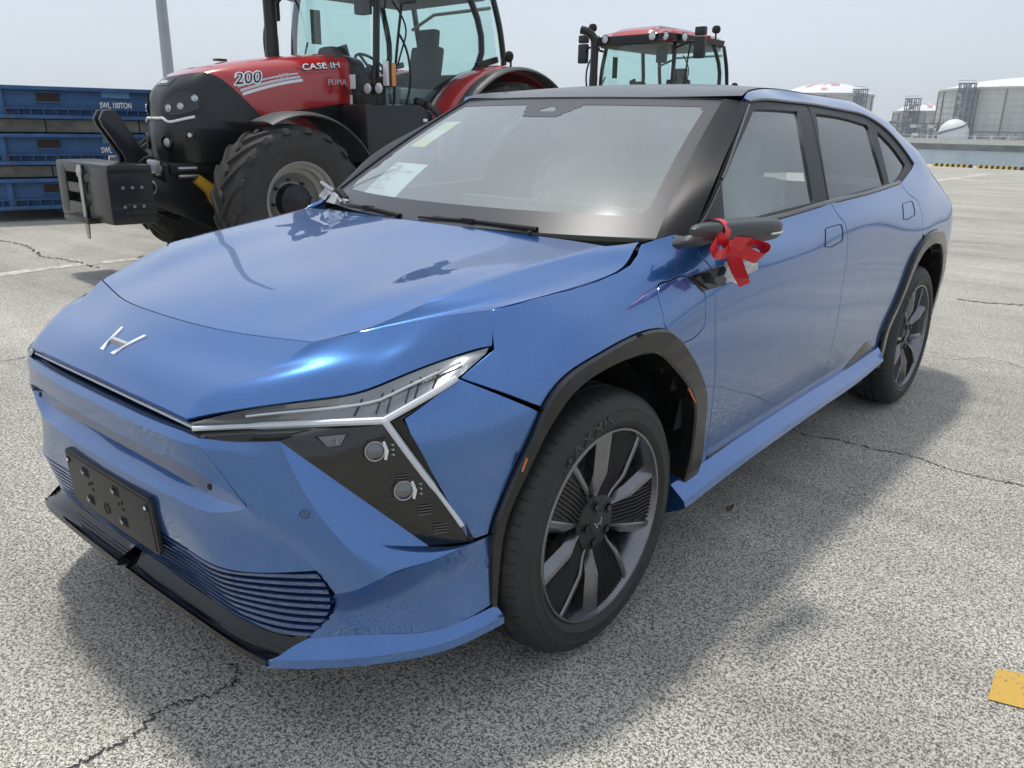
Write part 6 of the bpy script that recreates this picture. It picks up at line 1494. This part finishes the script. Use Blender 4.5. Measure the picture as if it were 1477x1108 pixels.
# cab
cab_c = 1.95
FB_ = [(.72, 1.22), (.80, 2.92)]
def pil(name, pts, r=.038, m='tblack'): part(name, lambda b: b.tube(cr(pts, 12), r, m, 8))
for sx in (1, -1):
    pil('front_pillar', [(.74*sx, 1.16, 1.25), (.77*sx, 1.20, 1.9), (.76*sx, 1.24, 2.5), (.72*sx, 1.30, 2.86)], .036)
    pil('rear_pillar', [(.80*sx, 2.05, 1.18), (.84*sx, 2.25, 1.75), (.84*sx, 2.62, 2.14), (.83*sx, 2.60, 2.5), (.76*sx, 2.45, 2.86)], .036)
    pil('rear_pillar', [(.74*sx, 3.10, 2.1), (.74*sx, 3.02, 2.5), (.70*sx, 2.92, 2.86)], .035)
    pil('sill_bar', [(.74*sx, 1.16, 1.25), (.78*sx, 1.5, 1.13), (.80*sx, 2.05, 1.18)], .03)
    part('side_pane', lambda b: b.add([(.765*sx, 1.19, 1.27), (.80*sx, 1.6, 1.16), (.82*sx, 2.05, 1.2), (.85*sx, 2.25, 1.75), (.85*sx, 2.62, 2.14), (.84*sx, 2.60, 2.5), (.77*sx, 2.45, 2.84), (.73*sx, 1.30, 2.84), (.78*sx, 1.22, 2.1)], [tuple(range(9))], 'tglass'), fix=False)
    part('rear_side_pane', lambda b: b.add([(.845*sx, 2.66, 2.14), (.76*sx, 3.06, 2.12), (.72*sx, 2.9, 2.84), (.78*sx, 2.5, 2.84)], [(0, 1, 2, 3)], 'tglass'), fix=False)
    part('guard_strut', lambda b: b.box((.86*sx, 2.70, 2.10), (.05, .34, .07), 'tblack', Matrix.Rotation(.25, 3, 'X'), bev=.015))
    # side mirror on its arm
    part('mirror_arm', lambda b: b.tube([(.78*sx, 1.25, 2.72), (1.05*sx, 1.22, 2.80), (1.22*sx, 1.25, 2.78)], .02, 'matte', 8))
    part('side_mirror', lambda b: (b.box((1.24*sx, 1.25, 2.70), (.20, .09, .34), 'tblack', bev=.035), b.box((1.24*sx, 1.25, 2.95), (.19, .10, .14), 'tblack', bev=.035)))
    part('door_handle_bar', lambda b: b.tube(cr([(.86*sx, 1.45, 1.5), (.92*sx, 1.46, 1.6), (.92*sx, 1.46, 2.2), (.85*sx, 1.45, 2.3)], 14), .012, 'matte', 8))
part('front_pane', lambda b: b.grid([[(x, 1.18-.10*(1-(x/.74)**2)+.0*z, z) for z in (1.5, 1.9, 2.4, 2.84)] for x in np.linspace(-.73, .73, 12)], 'tglass'), fix=False)
part('rear_pane', lambda b: b.add([(-.7, 3.06, 2.0), (.7, 3.06, 2.0), (.68, 2.9, 2.84), (-.68, 2.9, 2.84)], [(0, 1, 2, 3)], 'tglass'), fix=False)
part('rear_wall', lambda b: b.box((0, 2.95, 1.6), (1.4, .1, .8), 'tdark'))
part('cab_floor', lambda b: (b.box((0, 1.9, 1.16), (1.44, 1.4, .10), 'tdark', bev=.02), b.box((-.45, 2.3, 1.55), (.4, 1.0, .7), 'tint', bev=.05), b.box((.0, 1.22, 1.45), (.9, .1, .6), 'tint', bev=.03)))
def roof_(b):
    rows = []
    for z, k, dy in ((2.80, .90, .04), (2.84, 1.0, .0), (2.93, 1.02, -.02)):
        rows.append([(x*k, y, z) for x, y in ((-.82, 1.0), (-.5, .95), (.5, .95), (.82, 1.0), (.86, 1.9), (.82, 2.72), (.5, 2.8), (-.5, 2.8), (-.82, 2.72), (-.86, 1.9), (-.82, 1.0))])
    b.grid(rows, 'tblack')
part('roof_rim', roof_, angle=30, fix=False)
part('roof_under', lambda b: b.box((0, 1.88, 2.86), (1.5, 1.7, .05), 'tblack'))
def roof_top(b):
    G_ = []
    for i in range(25):
        r = []
        for j in range(25):
            u_, v_ = -1+2*i/24, -1+2*j/24; e = max(abs(u_), abs(v_)); sx_ = .85*u_*(1-.05*v_*v_); y = 1.88+.93*v_*(1-.04*u_*u_); z = 3.05-.04*u_*u_-.03*v_*v_-(.13*max(0, (e-.86)/.14)**2)+(.035 if abs(u_) < .45 and abs(v_) < .8 else 0)-(.045 if abs(u_) > .55 and v_ < -.75 else 0); r.append((sx_, y, z))
        G_.append(r)
    b.grid(G_, 'tred')
part('roof', roof_top, angle=60)
part('roof_hatch', lambda b: b.box((0, 1.9, 3.085), (.7, 1.0, .03), 'lens_w', bev=.01))
for x, y, dx, dy in ((.72, .99, .1, -1), (.50, .93, 0, -1), (-.50, .93, 0, -1), (-.72, .99, -.1, -1), (.9, 1.3, 1, -.1), (-.9, 1.3, -1, -.1)):
    part('work_lamp', lambda b: (b.lathe([(-.05, .05), (-.01, .075), (0, .078), (.004, .068)], (x, y, 2.885), (dx, dy, 0), 'matte', 18), b.lathe([(.003, .066), (.008, .05), (.008, .0005)], (x, y, 2.885), (dx, dy, 0), 'lens_w', 16)))
for x, yb in ((.80, 2.45), (-.84, 1.0)): part('beacon', lambda b: (b.tube([(x, yb, 2.93), (x, yb, 3.06)], .016, 'matte', 8), b.lathe([(0, .05), (.03, .075), (.08, .075), (.12, .05), (.13, .0005)], (x, yb, 3.04), (0, 0, 1), 'matte', 16)))
# seat, steering wheel, console, screens
part('driver_seat', lambda b: (b.box((.05, 2.2, 1.62), (.5, .5, .14), 'tseat', bev=.05), b.box((.05, 2.46, 1.98), (.48, .13, .62), 'tseat', Matrix.Rotation(-.18, 3, 'X'), bev=.05), b.box((.05, 2.53, 2.38), (.30, .10, .20), 'tseat', Matrix.Rotation(-.12, 3, 'X'), bev=.04), b.box((-.28, 2.15, 1.9), (.12, .5, .1), 'tseat', bev=.03)))
part('seat_cover', lambda b: b.box((.05, 2.15, 1.72), (.56, .56, .18), 'plastic_film', bev=.05))
def sw(b):
    c = Vector((.05, 1.68, 2.02)); ax = Vector((0, .62, .78)).normalized(); b.lathe([(.016*math.cos(a), .20+.016*math.sin(a)) for a in np.linspace(0, 2*PI, 8, endpoint=False)], c, ax, 'tseat', 32, closed=True)
    u_, v_ = frame_of(ax)
    for a in (.5, 2.6, 4.7): b.tube([c-ax*.03, c+(u_*math.cos(a)+v_*math.sin(a))*.195], .016, 'tseat', 8)
    b.tube([c, c-ax*.45], .05, 'tseat', 10)
part('steering_wheel', sw)
part('dash_console', lambda b: b.box((.05, 1.42, 1.72), (.4, .22, .4), 'tseat', Matrix.Rotation(.3, 3, 'X'), bev=.06))
part('air_intake', lambda b: b.prism([(-.18, -.28), (.18, -.28), (.20, .05), (.12, .20), (-.12, .20), (-.20, .05)], (.18, 1.12, 1.98), (1, 0, 0), (0, 0, 1), .14, 'tgrey'), bevel=.05, angle=60)
part('monitor', lambda b: (b.box((-.28, 1.55, 2.12), (.03, .16, .26), 'tseat', Matrix.Rotation(.3, 3, 'X'), bev=.01), b.tube([(-.28, 1.55, 2.0), (-.3, 1.6, 1.8)], .015, 'tseat', 8)))
part('monitor', lambda b: b.box((-.62, 1.42, 2.45), (.03, .12, .36), 'tint', bev=.01))
part('hand_rail', lambda b: b.tube(cr([(-.72, 1.35, 1.95), (-.3, 1.4, 2.0), (.1, 1.5, 2.02)], 12), .018, 'tint', 8))
part('cab_harness', lambda b: b.box((.48, 1.28, 2.62), (.16, .12, .26), 'tseat', bev=.02))
part('cab_frame', lambda b: b.tube([(-.7, 2.9, 2.55), (-.3, 2.92, 2.7), (.7, 2.9, 2.7)], .02, 'tint', 8))
part('inner_lining', lambda b: b.box((0, 1.95, 2.80), (1.45, 1.7, .08), 'tint', bev=.02))
# light cluster on a bracket beside the bonnet
part('lamp_bracket', lambda b: (b.box((.86, 1.20, 1.84), (.28, .06, .05), 'tdark'), b.box((.78, 1.24, 1.62), (.06, .10, .5), 'tdark', bev=.01)))
for x in (.74, .93): part('round_lamp', lambda b: (b.lathe([(-.04, .05), (0, .06), (.01, .062), (.012, .054)], (x, 1.12, 1.76), (.15, -1, 0), 'matte', 18), b.lathe([(.012, .052), (.016, .04), (.016, .0005)], (x, 1.12, 1.76), (.15, -1, 0), 'lens_w', 16)))
part('marker_lamp', lambda b: (b.box((1.02, 1.14, 1.90), (.07, .04, .24), 'lens_w', bev=.02), b.box((1.06, 1.19, 1.89), (.05, .05, .22), 'amber', bev=.015), b.box((1.03, 1.165, 1.9), (.08, .02, .25), 'matte')))
part('wiper', lambda b: b.tube([(.55, 1.02, 1.70), (.28, 1.0, 1.98)], .010, 'matte', 6))
part('wiper', lambda b: b.tube(cr([(.90, 1.5, 2.85), (.90, 1.42, 2.4), (.90, 1.35, 1.95), (.88, 1.33, 1.5)], 12), .014, 'matte', 8))
part('cable', lambda b: b.tube(cr([(.86, 1.36, 2.6), (.90, 1.5, 2.3), (.88, 1.48, 2.2), (.88, 1.40, 2.0)], 14), .009, 'matte', 6))
part('notice', lambda b: b.add([(.30, 1.075, 1.90), (.55, 1.10, 1.90), (.55, 1.10, 1.76), (.30, 1.075, 1.76)], [(0, 1, 2, 3)], 'logo'), fix=False)
part('red_spot', lambda b: b.lathe([(0, .024), (.003, .0005)], (.45, 1.08, 1.83), (0, -1, 0), 'red', 16))
part('notice', lambda b: b.add([(.36, 1.08, 1.70), (.50, 1.09, 1.70), (.50, 1.09, 1.56), (.36, 1.08, 1.56)], [(0, 1, 2, 3)], 'paper'), fix=False)
# exhaust on the right, with the curved tail pipe
part('exhaust_stack', lambda b: (b.tube(cr([(-.68, .88, 1.30), (-.68, .88, 2.0), (-.68, .88, 2.75), (-.70, .86, 2.92), (-.80, .80, 3.02), (-.90, .75, 3.05)], 30), [.075]*16+[.07]*14, 'tblack', 16)))
part('air_hose', lambda b: b.tube(cr([(-.78, 1.15, 2.78), (-.86, .95, 2.5), (-.84, .9, 2.1), (-.70, .95, 1.7)], 16), .016, 'matte', 8))
# ---------------- the second tractor: the same machine, further back
def copy_tree(o, parent=None):
    c = o.copy(); COL.objects.link(c)
    if parent is not None: c.parent = parent
    for ch in kids(o): copy_tree(ch, c)
    return c
t2 = copy_tree(trac); t2.location = (-6.30, 10.10, 0); t2['label'] = 'red roofed tractor cab with a black exhaust pipe rising behind the blue car roof'
# ================================================================== hazy sea air: one closed box round everything
def air():
    mb = MB(); mb.box((0, 255, 12.5), (900, 830, 34), 'air'); o = mb.build('haze'); o['kind'] = 'stuff'
m = bpy.data.materials.new('air'); m.use_nodes = True; n_ = m.node_tree.nodes; n_.remove(n_['Principled BSDF'])
pv = n_.new('ShaderNodeVolumePrincipled'); pv.inputs['Color'].default_value = (.88, .92, .97, 1); pv.inputs['Density'].default_value = .0005
m.node_tree.links.new(pv.outputs[0], n_['Material Output'].inputs['Volume']); M['air'] = m
air()
